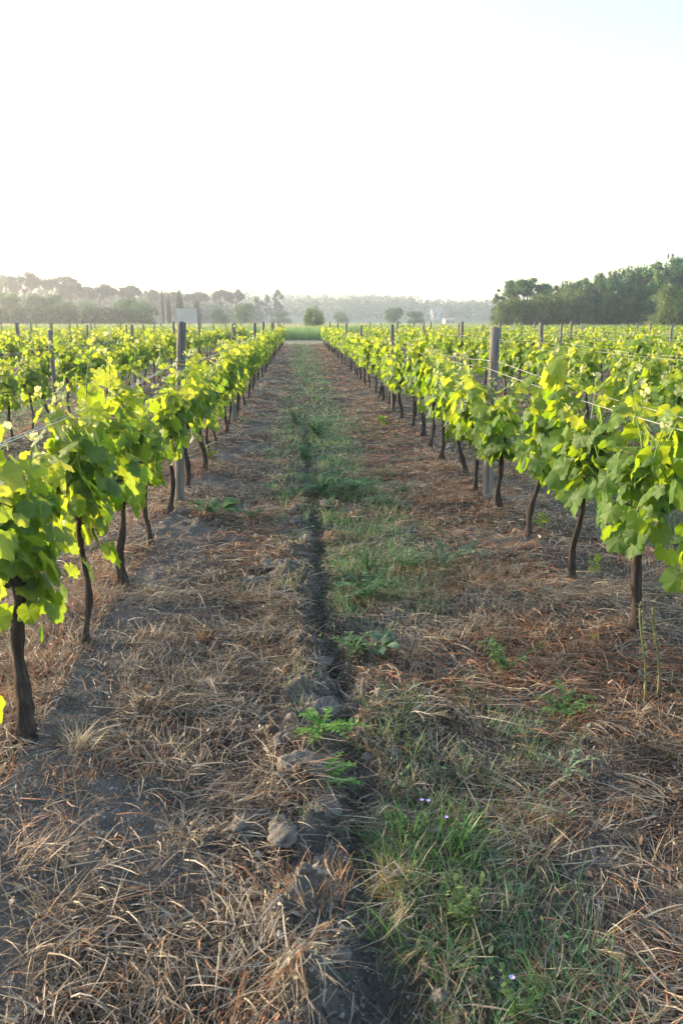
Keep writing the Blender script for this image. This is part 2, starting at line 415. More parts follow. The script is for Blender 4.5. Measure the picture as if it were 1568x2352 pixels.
class Leaves:
    def __init__(s, rng, hi):
        s.rng = rng; s.T = [leaf_template(rng, hi) for _ in range(7)]; s.L = []
    def put(s, p, tip, nor, size, age, fuzz=0.0): s.L.append((p, tip, nor, size, age, fuzz))
    def into(s, mb):
        rng = s.rng
        if not s.L: return
        p = np.array([l[0] for l in s.L]); tip = nrm(np.array([l[1] for l in s.L])); nor = np.array([l[2] for l in s.L])
        nor = nrm(nor - tip * (nor * tip).sum(1)[:, None]); bx = np.cross(tip, nor)
        size = np.array([l[3] for l in s.L]); age = np.array([l[4] for l in s.L]); fz = np.array([l[5] for l in s.L])
        k = rng.integers(0, len(s.T), len(p))
        for t, (V, F) in enumerate(s.T):
            q = np.where(k == t)[0]
            if not len(q): continue
            W = p[q][:, None] + size[q][:, None, None] * (V[None, :, :1] * bx[q][:, None] + V[None, :, 1:2] * tip[q][:, None] + V[None, :, 2:] * nor[q][:, None])
            m = len(V); offs = np.arange(len(q)) * m
            Fs = [(f[None] + offs[:, None, None]).reshape(-1, f.shape[1]) for f in F]
            c = np.stack([np.clip(age[q] + rng.normal(0, .06, len(q)), 0, 1), rng.random(len(q)), fz[q]], 1)
            mb.add(W.reshape(-1, 3), Fs, np.repeat(c, m, 0), np.tile(V * [1, 1, 0], (len(q), 1)))
def grow_vine(seed, hi):
    """returns trunk MB, foliage MB, list of shoot MBs; row runs along local Y"""
    rng = np.random.default_rng(seed)
    lean = rng.normal(0, .028, 2); head = np.array([lean[0], lean[1], rng.uniform(.50, .58)])
    n = 20 if hi == 2 else 5; t = np.linspace(0, 1, n)
    path = np.stack([head[0] * t + .02 * np.sin(t * 6 + rng.uniform(0, 6)) * np.sin(t * pi), head[1] * t + .022 * np.sin(t * 4 + rng.uniform(0, 6)) * np.sin(t * pi), -.08 + (head[2] + .08) * t], 1)
    r0 = rng.uniform(.017, .025)
    rad = r0 * (1 + .16 * np.interp(t, np.linspace(0, 1, 8), rng.normal(0, 1, 8)) + .55 * np.exp(-((t - .12) / .09) ** 2) - .22 * t + .35 * np.exp(-((t - 1) / .1) ** 2))
    tr = MB(); tr.add(*tube(path, rad, 12 if hi == 2 else 6, .13 if hi == 2 else 0, rng))
    arms = []; armb = []
    for s_ in (-1, 1):
        Lr = rng.uniform(.12, .24); q = np.linspace(0, 1, 6)
        a = np.stack([head[0] + .03 * np.sin(q * 3 + rng.uniform(0, 6)) * q, head[1] + s_ * Lr * q, head[2] - .02 + .07 * q + .02 * np.sin(q * 5)], 1)
        am = MB(); arms.append(a); armb.append(am); am.add(*tube(a, r0 * np.linspace(.72, .42, 6), 8 if hi == 2 else 5, .1 if hi == 2 else 0, rng))
    fol = MB(); shoots = []; lv = Leaves(rng, hi)
    ns = int(rng.integers(8, 12)); big = {2: .86, 1: .98, 0: 1.4}[hi]
    for k in range(ns):
        f = (k + .5) / ns; arm = arms[0] if f < .5 else arms[1]; q = abs(f - .5) * 2
        st = arm[0] * (1 - q) + arm[-1] * q; st = np.array([np.interp(q, np.linspace(0, 1, 6), arm[:, c]) for c in range(3)])
        top = rng.uniform(.28, .53) if rng.random() < .75 else rng.uniform(.52, .68); side = rng.choice([-1, 1]); sx = side * rng.uniform(.01, .14); sy = rng.normal(0, .09) + (f - .5) * .20
        droop = rng.uniform(0, .06) if rng.random() < .75 else rng.uniform(.1, .25)
        m = 9; u = np.linspace(0, 1, m)
        S = np.stack([st[0] + sx * u ** .8 + .02 * np.sin(u * 7 + k), st[1] + sy * u + .02 * np.sin(u * 6 + k * 2), st[2] + top * (u - droop * 1.8 * u ** 3)], 1)
        sm = MB(); sm.add(*tube(S, .0052 * (1 - .72 * u), 5)); shoots.append(sm)
        Ls = np.linalg.norm(np.diff(S, axis=0), axis=1).sum(); nn = max(5, int(Ls / (.046 if hi == 2 else .058 if hi == 1 else .13)))
        for i in range(nn):
            v = (i + .6) / nn; pt = np.array([np.interp(v, u, S[:, c]) for c in range(3)])
            ang = (i % 2) * pi + rng.normal(0, .7) + k * 1.3
            o = nrm(np.array([cos(ang) * 1.0, sin(ang) * .8, 0]) + np.array([np.sign(pt[0] + 1e-4) * .55, 0, 0]))
            tipv = sstep(.68, 1.0, v); size = big * (rng.uniform(.044, .090) * (1 - .78 * tipv) * (1 if v > .12 else .8))
            pl = rng.uniform(.03, .07) * (1 - .6 * tipv); base = pt + o * pl + np.array([0, 0, pl * .45])
            td = o * rng.uniform(.35, .85) + np.array([0, 0, -rng.uniform(.25, 1.0) * (1 - tipv) + .55 * tipv]) + rng.normal(0, .22, 3)
            no = o * rng.uniform(.15, .8) + np.array([0, 0, .75]) + rng.normal(0, .25, 3)
            age = float(np.clip(.10 + .62 * sstep(.35, 1., v) + rng.normal(0, .10) + (.25 if rng.random() < .08 else 0), 0, 1))
            fz = float(.45 * sstep(.90, 1.02, v) * rng.uniform(.3, 1))
            lv.put(base, td, no, size, age, fz)
            if hi == 2:
                sm.add(*tube(np.array([pt, pt + o * pl * .5 + [0, 0, pl * .35], base]), [.0018, .0015, .0013], 4, cap=False))
            if rng.random() < (.36 if hi else .15) and v < .8:     # a lateral leaf
                o2 = nrm(np.array([-o[0] + rng.normal(0, .6), -o[1] + rng.normal(0, .6), 0])); b2 = pt + o2 * rng.uniform(.03, .10) + [0, 0, rng.uniform(-.03, .05)]
                lv.put(b2, o2 * .6 + [0, 0, -.6] + rng.normal(0, .25, 3), o2 * .5 + [0, 0, .7] + rng.normal(0, .3, 3), size * rng.uniform(.55, .9), age)
        if hi == 2:      # silvery folded growing tip and a tendril
            e = S[-1]
            for q_ in range(5):
                d = nrm(rng.normal(0, .7, 3) + [0, 0, .8]); lv.put(e + d * rng.uniform(.0, .03), d, rng.normal(0, 1, 3), rng.uniform(.009, .019), .9, rng.uniform(.25, .8))
            a = rng.uniform(0, 6.28); qq = np.linspace(0, 1, 6)
            sm.add(*tube(np.stack([S[-3, 0] + cos(a) * .09 * qq, S[-3, 1] + sin(a) * .09 * qq, S[-3, 2] + .08 * qq - .05 * qq ** 2 + .01 * np.sin(qq * 6)], 1), .0011, 3, cap=False))
    # leaves hanging round the head and the arms
    for i in range({2: 70, 1: 56, 0: 16}[hi]):
        y = rng.normal(0, .15); a = rng.uniform(0, 2 * pi); rx = rng.uniform(.03, .145)
        o = nrm(np.array([cos(a), sin(a) * .5, 0]))
        p = np.array([head[0] + o[0] * rx, head[1] + y, head[2] + rng.uniform(-.12, .26)])
        lv.put(p, o * rng.uniform(.2, .6) + [0, 0, -rng.uniform(.5, 1.1)] + rng.normal(0, .2, 3), o * rng.uniform(.4, .9) + [0, 0, .5] + rng.normal(0, .25, 3),
               big * rng.uniform(.046, .090), float(np.clip(rng.normal(.10, .10), 0, 1)))
    lv.into(fol)
    if hi == 0:
        for am in armb: tr.add(np.concatenate(am.V), am.F)
    return tr, fol, shoots, armb
near_v = []
for i in range(14):
    t_, f_, s_, a_ = grow_vine(100 + i, 2)
    root = thing("grapevine", "", "vine"); tr_o = t_.build("trunk", M['bark'], root); [q.build("cordon_arm", M['bark'], tr_o) for q in a_]; f_.build("foliage", M['leaf'], root)
    for q in s_: q.build("shoot", M['shoot'], root)
    near_v.append([root, False])
mid_v = []
for i in range(9):
    t_, f_, s_, a_ = grow_vine(300 + i, 1)
    root = thing("grapevine", "", "vine"); tr_o = t_.build("trunk", M['bark'], root); [q.build("cordon_arm", M['bark'], tr_o) for q in a_]; f_.build("foliage", M['leaf'], root); mid_v.append([root, False])
far_data = [grow_vine(500 + i, 0)[:2] for i in range(6)]

ORD = "zeroth first second third fourth fifth sixth seventh eighth ninth tenth eleventh twelfth".split()
def side(r): return f"{ORD[abs(r)]} row {'left' if r < 0 else 'right'} of the track"
POST0, PINT = at(417, 1155, MND)[1], {-1: 5.5, 1: 6.6}
def posts_of(r):
    s_ = -1 if r < 0 else 1; return [POST0 + PINT[s_] * k for k in range(int((ROW_END - POST0) / PINT[s_]) + 1)]
left_y = [at(55, 1710, MND)[1], at(210, 1485, MND)[1], at(293, 1345, MND)[1], at(360, 1258, MND)[1], at(395, 1183, MND)[1]]
right_y = [at(1478, 1468, MND)[1], at(1330, 1340, MND)[1], at(1235, 1238, MND)[1], at(1158, 1180, MND)[1], at(1088, 1130, MND)[1], at(1047, 1095, MND)[1]]
left_y = [left_y[0] - STEP] + left_y; right_y = [right_y[0] - 2 * STEP, right_y[0] - STEP] + right_y
def vine_ys(r):
    rng = random.Random(900 + r)
    if r == -1: ys = list(left_y)
    elif r == 1: ys = list(right_y)
    else: ys = [1.2 + rng.random() * STEP]
    while ys[-1] < ROW_END - .5: ys.append(ys[-1] + STEP + rng.uniform(-.05, .05))
    return ys
TANH = 784 / FPX
def in_view(x, y):
    dx, dy = x * cos(YAW) - y * sin(YAW), x * sin(YAW) + y * cos(YAW)
    return dy > .8 and abs(dx) < dy * TANH + .55
vines = []
for r, x in ROWS.items():
    for y in vine_ys(r):
        if in_view(x, y): vines.append((math.hypot(x, y), r, x, y))
vines.sort()
NIND = 292
nrng = random.Random(4)
rest = MB(); rest_t = MB()
count = {}
for k, (d, r, x, y) in enumerate(vines):
    if nrng.random() < .03 and d > 9: continue      # a missing vine here and there
    xx = x + nrng.uniform(-.04, .04) * (abs(r) > 1 or d > 7) - (.02 if r == -1 and d < 7 else 0) - (.05 if r == -1 and y < 2.2 else 0); z = gz(xx, y); sc_ = nrng.uniform(.93, 1.07); flip = nrng.random() < .5
    if k < NIND:
        pool = near_v if d < 13 else mid_v
        e = pool[nrng.randrange(len(pool))] if d > 9 else pool[k % len(pool)]
        o = e[0] if not e[1] else copy_tree(e[0]); e[1] = True
        o.location = (xx, y, z); o.rotation_euler = (0, 0, (pi if flip else 0) + nrng.uniform(-.12, .12)); o.scale = (sc_, sc_, sc_ * nrng.uniform(.94, 1.06) * (1.08 if 3.2 < d < 6 else .97 if d < 3.2 else 1))
        if abs(r) == 1 and abs(y - POST0) < 1.0: o.rotation_euler[1] = -np.sign(r) * .09 * (-1 if flip else 1)
        ps = posts_of(r); i = sum(1 for p in ps if p < y); key = (r, i); count[key] = count.get(key, 0) + 1; c = count[key]
        pos = f"before the nearest post" if i == 0 else f"beyond the {ORD[i]} post"
        o['label'] = f"leafy grapevine, {ORD[c]} vine {pos} of the {side(r)}"
        o['group'] = f"grapevines of the {side(r)}"
    else:
        a = (pi if flip else 0) + nrng.uniform(-.2, .2); ca, sa = cos(a), sin(a); Rm = np.array([[ca, -sa, 0], [sa, ca, 0], [0, 0, 1]]).T
        tmb, fmb = far_data[nrng.randrange(6)]
        for src, dst in ((tmb, rest_t), (fmb, rest)):
            b = 0
            V = np.concatenate(src.V) @ Rm * sc_ + [xx, y, z]
            dst.add(V, [f for f in src.F], np.concatenate(src.C), np.concatenate(src.U))
for pool in (near_v, mid_v):
    for e in pool:
        if not e[1]:
            for ch in list(e[0].children_recursive): bpy.data.objects.remove(ch)
            bpy.data.objects.remove(e[0])
if rest.n:
    ro = rest.build("vine_foliage", M['leaf']); tag(ro, "mass of small distant vine foliage at the far ends of the outer rows", "vines", kind='stuff')
    rest_t.build("trunks", M['bark'], ro)
    tag(bpy.data.objects[ro.children[0].name], kind='stuff')

# ------------------------------------------------------------------ posts and wires
def make_post(seed, rad, H, split=False):
    rng = np.random.default_rng(seed); n = 12; t = np.linspace(0, 1, n)
    P = np.stack([.012 * np.sin(t * 3 + seed), .01 * np.sin(t * 2.4 + seed * 2), -.12 + (H + .12) * t], 1)
    V, F = tube(P, rad * (1.06 - .1 * t + .02 * rng.normal(0, 1, n)), 20, .02, rng)
    th = np.arctan2(V[:, 1], V[:, 0])
    if split:                                         # a deep drying crack down the camera side
        k = np.exp(-((th + 1.1) / .16) ** 2); V[:, :2] *= (1 - .45 * k)[:, None]
    k2 = np.exp(-((th - 1.9) / .12) ** 2); V[:, :2] *= (1 - .16 * k2)[:, None]
    V[-1, 2] += .012; mb = MB(); mb.add(V, F); return mb.mesh("post_shaft", M['post'])
def ring(z, rad):
    a = np.linspace(0, 2 * pi, 17); return tube(np.stack([np.cos(a) * rad, np.sin(a) * rad, z + .006 * np.sin(a * 2)], 1), .0022, 5, cap=False)
pm = [make_post(1, .036, 1.32), make_post(2, .032, 1.28), make_post(3, .030, 1.25), make_post(4, .034, 1.35, True), make_post(5, .037, 1.33)]
tie = MB(); [tie.add(*ring(z, .037)) for z in (1.02, 1.08)]; tie_me = tie.mesh("wire_tie", M['wire'])
prng = random.Random(12)
for r, x in ROWS.items():
    for i, y in enumerate(posts_of(r)):
        if not in_view(x, y): continue
        yy = y + (prng.uniform(-.35, .35) if abs(r) > 1 or i else 0)
        first = abs(r) == 1 and i == 0
        me = (pm[3] if r < 0 else pm[4]) if first else pm[prng.randrange(3)]
        look = ("thick split grey post bound with wire, nearest in the " if r < 0 else "thick rounded post lit on one edge, nearest in the ") if first else f"grey trellis post, {ORD[i + 1]} from the camera end, "
        p = thing("vineyard_post", look + side(r), "post", (x + prng.uniform(-.03, .03), yy, gz(x, yy)), 0.0 if first else prng.uniform(0, 6.28), "trellis posts of the vineyard")
        p.rotation_mode = 'ZYX' if first else 'XYZ'; p.rotation_euler[0] = prng.uniform(-.03, .03); p.rotation_euler[1] = prng.uniform(-.035, .035)
        if first: p.rotation_euler[1] = .042 if r < 0 else -.002
        sh = link("shaft", me, p)
        if yy < 22: link("wire_tie", tie_me, sh)
for r in range(-4, 6):
    if r == 0: continue
    x = ROWS[r]; ps = [-.2] + posts_of(r) + [ROW_END]
    for j, (dx, z0) in enumerate(((-.043, 1.035), (.043, 1.085))):
        pts = []
        for a, b in zip(ps[:-1], ps[1:]):
            for f in np.linspace(0, 1, 9)[:-1]:
                y = a + (b - a) * f; pts.append((x + dx, y, z0 + gz(x, a) * (1 - f) + gz(x, b) * f - .05 * 4 * f * (1 - f) * (1 + .5 * j)))
        mb = MB(); mb.add(*tube(np.array(pts), .0019, 5))
        o = mb.build("trellis_wire", M['wire'])
        tag(o, f"thin steel wire, {'lower' if j == 0 else 'upper'} strand of the pair along the {side(r)}", "wire", "trellis wires of the vineyard")
        if abs(r) == 2:
            for q in range(16):
                y = prng.uniform(5, 16); zz = float(np.interp(y, [p[1] for p in pts], [p[2] for p in pts])); rg = np.random.default_rng(q * 7 + r + 50)
                t = np.linspace(0, 1, 12); s_ = prng.uniform(.5, 1.3); cv = np.stack([x + dx + .012 * np.cos(t * 14), y + .05 * s_ * (t - .5) + 0 * t, zz + .012 * np.sin(t * 14) - .02 * s_ * t * (q % 3 == 0)], 1)
                tb = MB(); tb.add(*tube(cv, .0035 * s_, 4)); tb.add(*tube(np.array([cv[3], cv[3] + rg.normal(0, .03, 3) - [0, 0, .03], cv[3] + rg.normal(0, .05, 3) - [0, 0, .06]]), .0025, 4))
                tb.build("dried_tendril", M['tendril'], o)

# ------------------------------------------------------------------ ground cover
rs = np.random.default_rng(77)
TAN = np.array([(.37, .295, .215), (.50, .425, .32), (.23, .165, .12), (.42, .185, .09), (.35, .305, .255), (.075, .055, .043)])  # last, darkest straw tone puts shade between the blades into the colour
def zone(n, y0, y1, x0=None, x1=None, pad=.25):
    y = np.sqrt(rs.uniform(y0 ** 2, y1 ** 2, n)) if x0 is None else rs.uniform(y0, y1, n)
    if x0 is None:
        u = rs.uniform(-1, 1, n); lat = u * (y * TANH * 1.06 + pad) ; x = lat * cos(YAW) + y * sin(YAW)
    else: x = rs.uniform(x0, x1, n)
    return x, y
def P3(x, y, dz=0): return np.stack([x, y, gh(x, y) + dz], 1)
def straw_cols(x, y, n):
    red = fbm(x * 1.3, y * 1.3, 61, 3) + .30 * sstep(.55, .85, alley(x, y)) * sstep(2.2, 3.2, y); pal = fbm(x * 1.7, y * 1.7, 71, 3); a = alley(x, y)  # reddish dead straw, strengthened toward the right row as painted low-sun warmth
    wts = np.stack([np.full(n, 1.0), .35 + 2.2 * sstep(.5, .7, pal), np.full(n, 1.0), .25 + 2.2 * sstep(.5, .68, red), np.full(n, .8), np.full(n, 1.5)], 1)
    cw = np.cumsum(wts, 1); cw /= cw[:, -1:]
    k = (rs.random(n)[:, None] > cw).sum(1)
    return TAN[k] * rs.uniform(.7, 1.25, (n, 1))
straw = MB()
def litter(n, y0, y1, L, W, up, x0=None, x1=None):
    x, y = zone(n, y0, y1, x0, x1); m = straw_mask(x, y) * (1 - .72 * green_mask(x, y)) * (.25 + .75 * sstep(.36, .6, fbm(x * 5, y * 5, 111, 2))); keep = rs.random(n) < m + .03 * (np.abs(x - rut_x(y)) > .1); x, y = x[keep], y[keep]; k = len(x)
    flow = 6.28 * fbm(x * .9, y * .9, 81, 2) * 1.6
    az = np.where(rs.random(k) < .6, flow + rs.normal(0, .5, k), rs.uniform(0, 6.28, k))
    tilt = np.abs(rs.normal(0, up, k)); ll = rs.uniform(*L, k)
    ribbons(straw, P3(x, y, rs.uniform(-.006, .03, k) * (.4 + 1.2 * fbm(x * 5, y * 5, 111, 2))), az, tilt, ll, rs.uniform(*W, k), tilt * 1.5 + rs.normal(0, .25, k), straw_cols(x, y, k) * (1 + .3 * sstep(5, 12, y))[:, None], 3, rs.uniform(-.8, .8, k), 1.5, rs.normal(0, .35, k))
litter(120000, 1.0, 4.2, (.03, .16), (.0014, .0046), .34)
litter(4500, 1.0, 5, (.12, .24), (.0025, .0055), .25)
litter(90000, 4.2, 8.5, (.04, .18), (.002, .005), .30)
litter(110000, 8.5, 20, (.07, .20), (.004, .010), .28)
litter(90000, 20, 52, (.12, .3), (.010, .026), .30)
def crumbs(n, y0, y1, s):                              # broken leaves and chaff
    x, y = zone(n, y0, y1); m = straw_mask(x, y); keep = rs.random(n) < m * .9 + .05; x, y = x[keep], y[keep]; k = len(x)
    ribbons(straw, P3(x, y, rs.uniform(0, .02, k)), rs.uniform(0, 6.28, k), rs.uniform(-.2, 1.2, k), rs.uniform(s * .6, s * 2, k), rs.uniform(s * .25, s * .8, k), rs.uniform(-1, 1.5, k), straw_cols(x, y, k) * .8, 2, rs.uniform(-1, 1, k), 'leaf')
crumbs(110000, 1.0, 5, .011); crumbs(40000, 5, 14, .02); crumbs(25000, 14, 50, .05)
def tufts(mb, n, y0, y1, per, L, W, cols, mask, spread=.03, tl=(.5, 1.35), segs=3):
    x, y = zone(n, y0, y1); keep = rs.random(n) < mask(x, y); x, y = x[keep], y[keep]
    c = np.repeat(np.arange(len(x)), per); k = len(c)
    cc = cols(x, y, len(x))[c] * rs.uniform(.7, 1.25, (k, 1)); ss = rs.uniform(.6, 1.25, len(x))[c]
    a = rs.uniform(0, 6.28, k); rr = spread * np.sqrt(rs.random(k)) * ss; px, py = x[c] + np.cos(a) * rr, y[c] + np.sin(a) * rr
    ribbons(mb, P3(px, py, -.004), a + rs.normal(0, .5, k), rs.uniform(*tl, k), rs.uniform(*L, k) * ss, rs.uniform(*W, k), rs.uniform(.1, 1.3, k), cc, segs, rs.uniform(-.5, .5, k), 1.6)
dry_m = lambda x, y: straw_mask(x, y) * (1 - .6 * green_mask(x, y)) * sstep(.42, .62, fbm(x * 2, y * 2, 91, 2))
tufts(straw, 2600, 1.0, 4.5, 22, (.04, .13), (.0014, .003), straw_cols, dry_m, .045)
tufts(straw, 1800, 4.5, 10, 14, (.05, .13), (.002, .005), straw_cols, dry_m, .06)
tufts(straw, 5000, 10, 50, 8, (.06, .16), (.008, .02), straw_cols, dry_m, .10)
def ears(n, y0, y1):                                   # flattened wild barley ears: fans of pale awns
    x, y = zone(n, y0, y1); keep = rs.random(n) < straw_mask(x, y) * sstep(.45, .7, fbm(x * 1.7, y * 1.7, 71, 3)) * sstep(.3, .6, alley(x, y)) + .02; x, y = x[keep], y[keep]
    per = 13; c = np.repeat(np.arange(len(x)), per); k = len(c); t = np.tile(np.linspace(0, 1, per), len(x))
    az = (6.28 * fbm(x * .9, y * .9, 81, 2) * 1.6 + rs.normal(0, .4, len(x)))[c]; q = .045 * t
    ti = np.abs(rs.normal(.1, .12, len(x)))[c]
    P = P3(x, y, rs.uniform(.012, .035, len(x)))[c] + np.stack([np.cos(az) * q, np.sin(az) * q, np.sin(ti) * q], 1)
    ribbons(straw, P, az + rs.normal(0, .16, k), ti + rs.normal(0, .12, k), rs.uniform(.035, .065, k), .0022, rs.normal(.1, .2, k), np.array([.56, .43, .26]) * rs.uniform(.75, 1.15, (k, 1)), 2, rs.uniform(-.6, .6, k), 1.2)
ears(1400, 1.0, 6.5)
x_, y_ = zone(5000, 1.0, 8); kp = rs.random(5000) < .25 + .5 * straw_mask(x_, y_); x_, y_ = x_[kp], y_[kp]; k_ = len(x_)
ribbons(straw, P3(x_, y_, rs.uniform(.004, .03, k_)), rs.uniform(0, 6.28, k_), rs.uniform(-.2, .9, k_), rs.uniform(.015, .04, k_), rs.uniform(.008, .018, k_), rs.uniform(-1.2, 2, k_), np.array([(.20, .12, .08), (.30, .20, .14), (.12, .085, .07), (.34, .28, .25)])[rs.integers(0, 4, k_)], 4, rs.uniform(-1, 1, k_), 'leaf')
so = straw.build("dry_straw", M['straw'], None, False); tag(so, "mat of dry tan straw and dead grass covering the vineyard floor", "straw", kind='stuff')

grass = MB()
GC = np.array([(.11, .25, .085), (.15, .27, .115), (.20, .265, .145), (.26, .25, .16), (.11, .22, .12)])
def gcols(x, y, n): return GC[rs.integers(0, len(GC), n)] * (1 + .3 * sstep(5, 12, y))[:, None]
gmk = lambda x, y: np.clip(1.25 * green_mask(x, y) * sstep(.38, .57, fbm(x * 2.3, y * 2.3, 41, 3) + .04 + .13 * sstep(3, 7, y)), 0, 1) * (1 - .15 * sstep(3.2, 2.4, y))
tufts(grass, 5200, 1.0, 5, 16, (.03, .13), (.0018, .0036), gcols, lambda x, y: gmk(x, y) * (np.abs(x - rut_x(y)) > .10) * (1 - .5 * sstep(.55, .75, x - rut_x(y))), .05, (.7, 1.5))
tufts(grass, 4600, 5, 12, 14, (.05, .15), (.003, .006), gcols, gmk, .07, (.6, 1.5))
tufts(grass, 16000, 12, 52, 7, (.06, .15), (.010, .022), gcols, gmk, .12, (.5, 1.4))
def leaflets(n, y0, y1, s):
    x, y = zone(n, y0, y1); keep = rs.random(n) < gmk(x, y); x, y = x[keep], y[keep]; k = len(x)
    ribbons(grass, P3(x, y, rs.uniform(0, .05, k)), rs.uniform(0, 6.28, k), rs.uniform(-.1, 1.0, k), rs.uniform(s, 2.2 * s, k), rs.uniform(.5 * s, s, k), rs.uniform(0, 1.2, k), gcols(x, y, k) * .9, 3, rs.uniform(-.6, .6, k), 'leaf')
leaflets(14000, 1.2, 6, .012); leaflets(18000, 6, 14, .024); leaflets(12000, 14, 50, .05)
gro = grass.build("green_grass", M['grass'], None, False); tag(gro, "thin green grass and low weeds growing along the middle of the track", "grass", kind='stuff')

# small stones lying on the bare soil under the left row
grav = MB()
def pebbles(n, y0, y1, s):
    x, y = zone(n, y0, y1); keep = rs.random(n) < (1 - straw_mask(x, y)) * .8 + .1; x, y = x[keep], y[keep]
    base = np.array([(1, 0, 0), (-1, 0, 0), (0, 1, 0), (0, -1, 0), (0, 0, 1), (0, 0, -1)], float); Fo = np.array([(0, 2, 4), (2, 1, 4), (1, 3, 4), (3, 0, 4), (2, 0, 5), (1, 2, 5), (3, 1, 5), (0, 3, 5)])
    k = len(x); V = base[None] * rs.uniform(.5, 1.2, (k, 6, 1)) * (s * rs.lognormal(0, .45, k))[:, None, None] * np.array([1, 1, .7])
    a = rs.uniform(0, 6.28, k); ca, sa = np.cos(a)[:, None], np.sin(a)[:, None]
    V = np.stack([V[..., 0] * ca - V[..., 1] * sa, V[..., 0] * sa + V[..., 1] * ca, V[..., 2]], -1) + P3(x, y, .001)[:, None]
    cc = np.array([.25, .225, .21]) * rs.uniform(.4, 1.35, (k, 1)) * np.where(rs.random((k, 1)) < .05, 1.7, 1)
    grav.add(V.reshape(-1, 3), (Fo[None] + (np.arange(k) * 6)[:, None, None]).reshape(-1, 3), np.repeat(cc, 6, 0))
pebbles(60000, 1.0, 5, .0034); pebbles(12000, 1.0, 7, .0065); pebbles(6000, 4, 14, .009)
def lumps_along_rut(n, s):                              # crumbled earth thrown up beside the rut
    y = np.sqrt(rs.uniform(1.2, 100, n)); x = rut_x(y) + rs.choice([-1, -1, 1], n) * rs.gamma(2.0, .06, n); u = np.linspace(0, 2 * pi, 9)[:-1]; v = np.linspace(.02, pi - .02, 5)
    d = np.stack([np.outer(np.sin(v), np.cos(u)), np.outer(np.sin(v), np.sin(u)), np.outer(np.cos(v), np.ones(8))], -1).reshape(-1, 3)
    i = np.arange(4)[:, None] * 8; j = np.arange(8)[None]; F = np.stack([i + j, i + 8 + j, i + 8 + (j + 1) % 8, i + (j + 1) % 8], -1).reshape(-1, 4)
    V = d[None] * rs.uniform(.7, 1.25, (n, 40, 1)) * (s * np.minimum(rs.lognormal(0, .5, n), 2.2))[:, None, None] * rs.uniform(.6, 1.2, (n, 1, 3)) + P3(x, y, .004)[:, None]
    grav.add(V.reshape(-1, 3), (F[None] + (np.arange(n) * 40)[:, None, None]).reshape(-1, 4), np.repeat(np.array([.185, .16, .143]) * rs.uniform(.6, 1.3, (n, 1)), 40, 0))
lumps_along_rut(2600, .009); lumps_along_rut(320, .018)
gv = grav.build("gravel", m_ribbon("gravel_stone", 0.0, .9, .1), None, False); tag(gv, "small crumbs of soil and stone on the bare ground", "gravel", kind='stuff')

# ------------------------------------------------------------------ single weeds, tufts, clods and stones
def lump(rad, seed, squash=.6, amp=.35):
    rg = np.random.default_rng(seed); nu, nv = 44, 26
    u = np.linspace(0, 2 * pi, nu, endpoint=False); v = np.linspace(.02, pi - .02, nv); U, Vv = np.meshgrid(u, v)
    d = np.stack([np.cos(U) * np.sin(Vv), np.sin(U) * np.sin(Vv), np.cos(Vv)], -1)
    r = 1 + amp * (fbm(d[..., 0] * 1.6 + seed, d[..., 1] * 1.6 + d[..., 2] * 1.3, seed, 4) - .5) * 2 + amp * .5 * (fbm(d[..., 0] * 5 + seed, d[..., 1] * 5 + d[..., 2] * 4, seed + 3, 2) - .5)
    Vx = (d * r[..., None] * rad * np.array([1, .8, squash])).reshape(-1, 3)
    i = np.arange(nv - 1)[:, None] * nu; j = np.arange(nu)[None]; j2 = (j + 1) % nu
    F = np.stack([i + j, i + nu + j, i + nu + j2, i + j2], -1).reshape(-1, 4)
    mb = MB(); mb.add(Vx, F); return mb
def place(o, px, py, dz=0.0, rz=0.0):
    x, y = at(px, py); o.location = (x, y, gz(x, y) + dz); o.rotation_euler[2] = rz; return o
for i, (px, py, rad, lab) in enumerate([
        (628, 1308, .085, "large flat clod of dry grey soil among straw, left of the rut"),
        (568, 1908, .052, "left one of two round soil clods side by side in the straw"),
        (650, 1932, .052, "right one of two round soil clods side by side in the straw"),
        (690, 1800, .060, "long grey clod of soil next to the bright green rosette weed"),
        (735, 1640, .050, "grey soil clod on the edge of the rut beside dry grass"),
        (648, 1730, .035, "small soil clod in straw a step left of the rut"),
        (722, 1530, .060, "brown soil lump above the rut beside the orange dead tuft"),
        (585, 1345, .050, "low soil clod just below the large flat clod"),
        (733, 1305, .036, "round clod fallen against the rut beside the large flat clod"),
        (740, 1880, .050, "broken soil lump beside the lower green rosette weed"),
        (640, 1400, .048, "crumbly soil clod surrounded by pale straw left of the rut")]):
    o = lump(rad, 40 + i, .46, .85).build("soil_clod", M['clod']); place(o, px, py, rad * .20, i); o.scale = (1.2, 1.15, 1.0); tag(o, lab, "clod", "soil clods beside the rut")
for i, (px, py, rad, m, lab) in enumerate([
        (832, 2318, .016, 'stone', "smooth grey stone lying in the bottom of the rut near the frame edge"),
        (1187, 2072, .012, 'stone', "dark grey round stone in the grass right of the green clump"),
        (466, 1882, .012, 'slab', "small pale stone lying on straw left of the two clods"),
        (478, 1586, .045, 'slab', "flat pale bluish stone lying in the straw left of the rut"),
        (1005, 1372, .02, 'stone', "pale brown stone on the ground before the right row"),
        (688, 1322, .010, 'slab', "tiny white pebble on the bare soil left of the rut")]):
    o = lump(rad, 90 + i, .35 if i == 3 else .75, .2).build("field_stone", M[m]); place(o, px, py, rad * .25, i * 1.3); tag(o, lab, "stone")
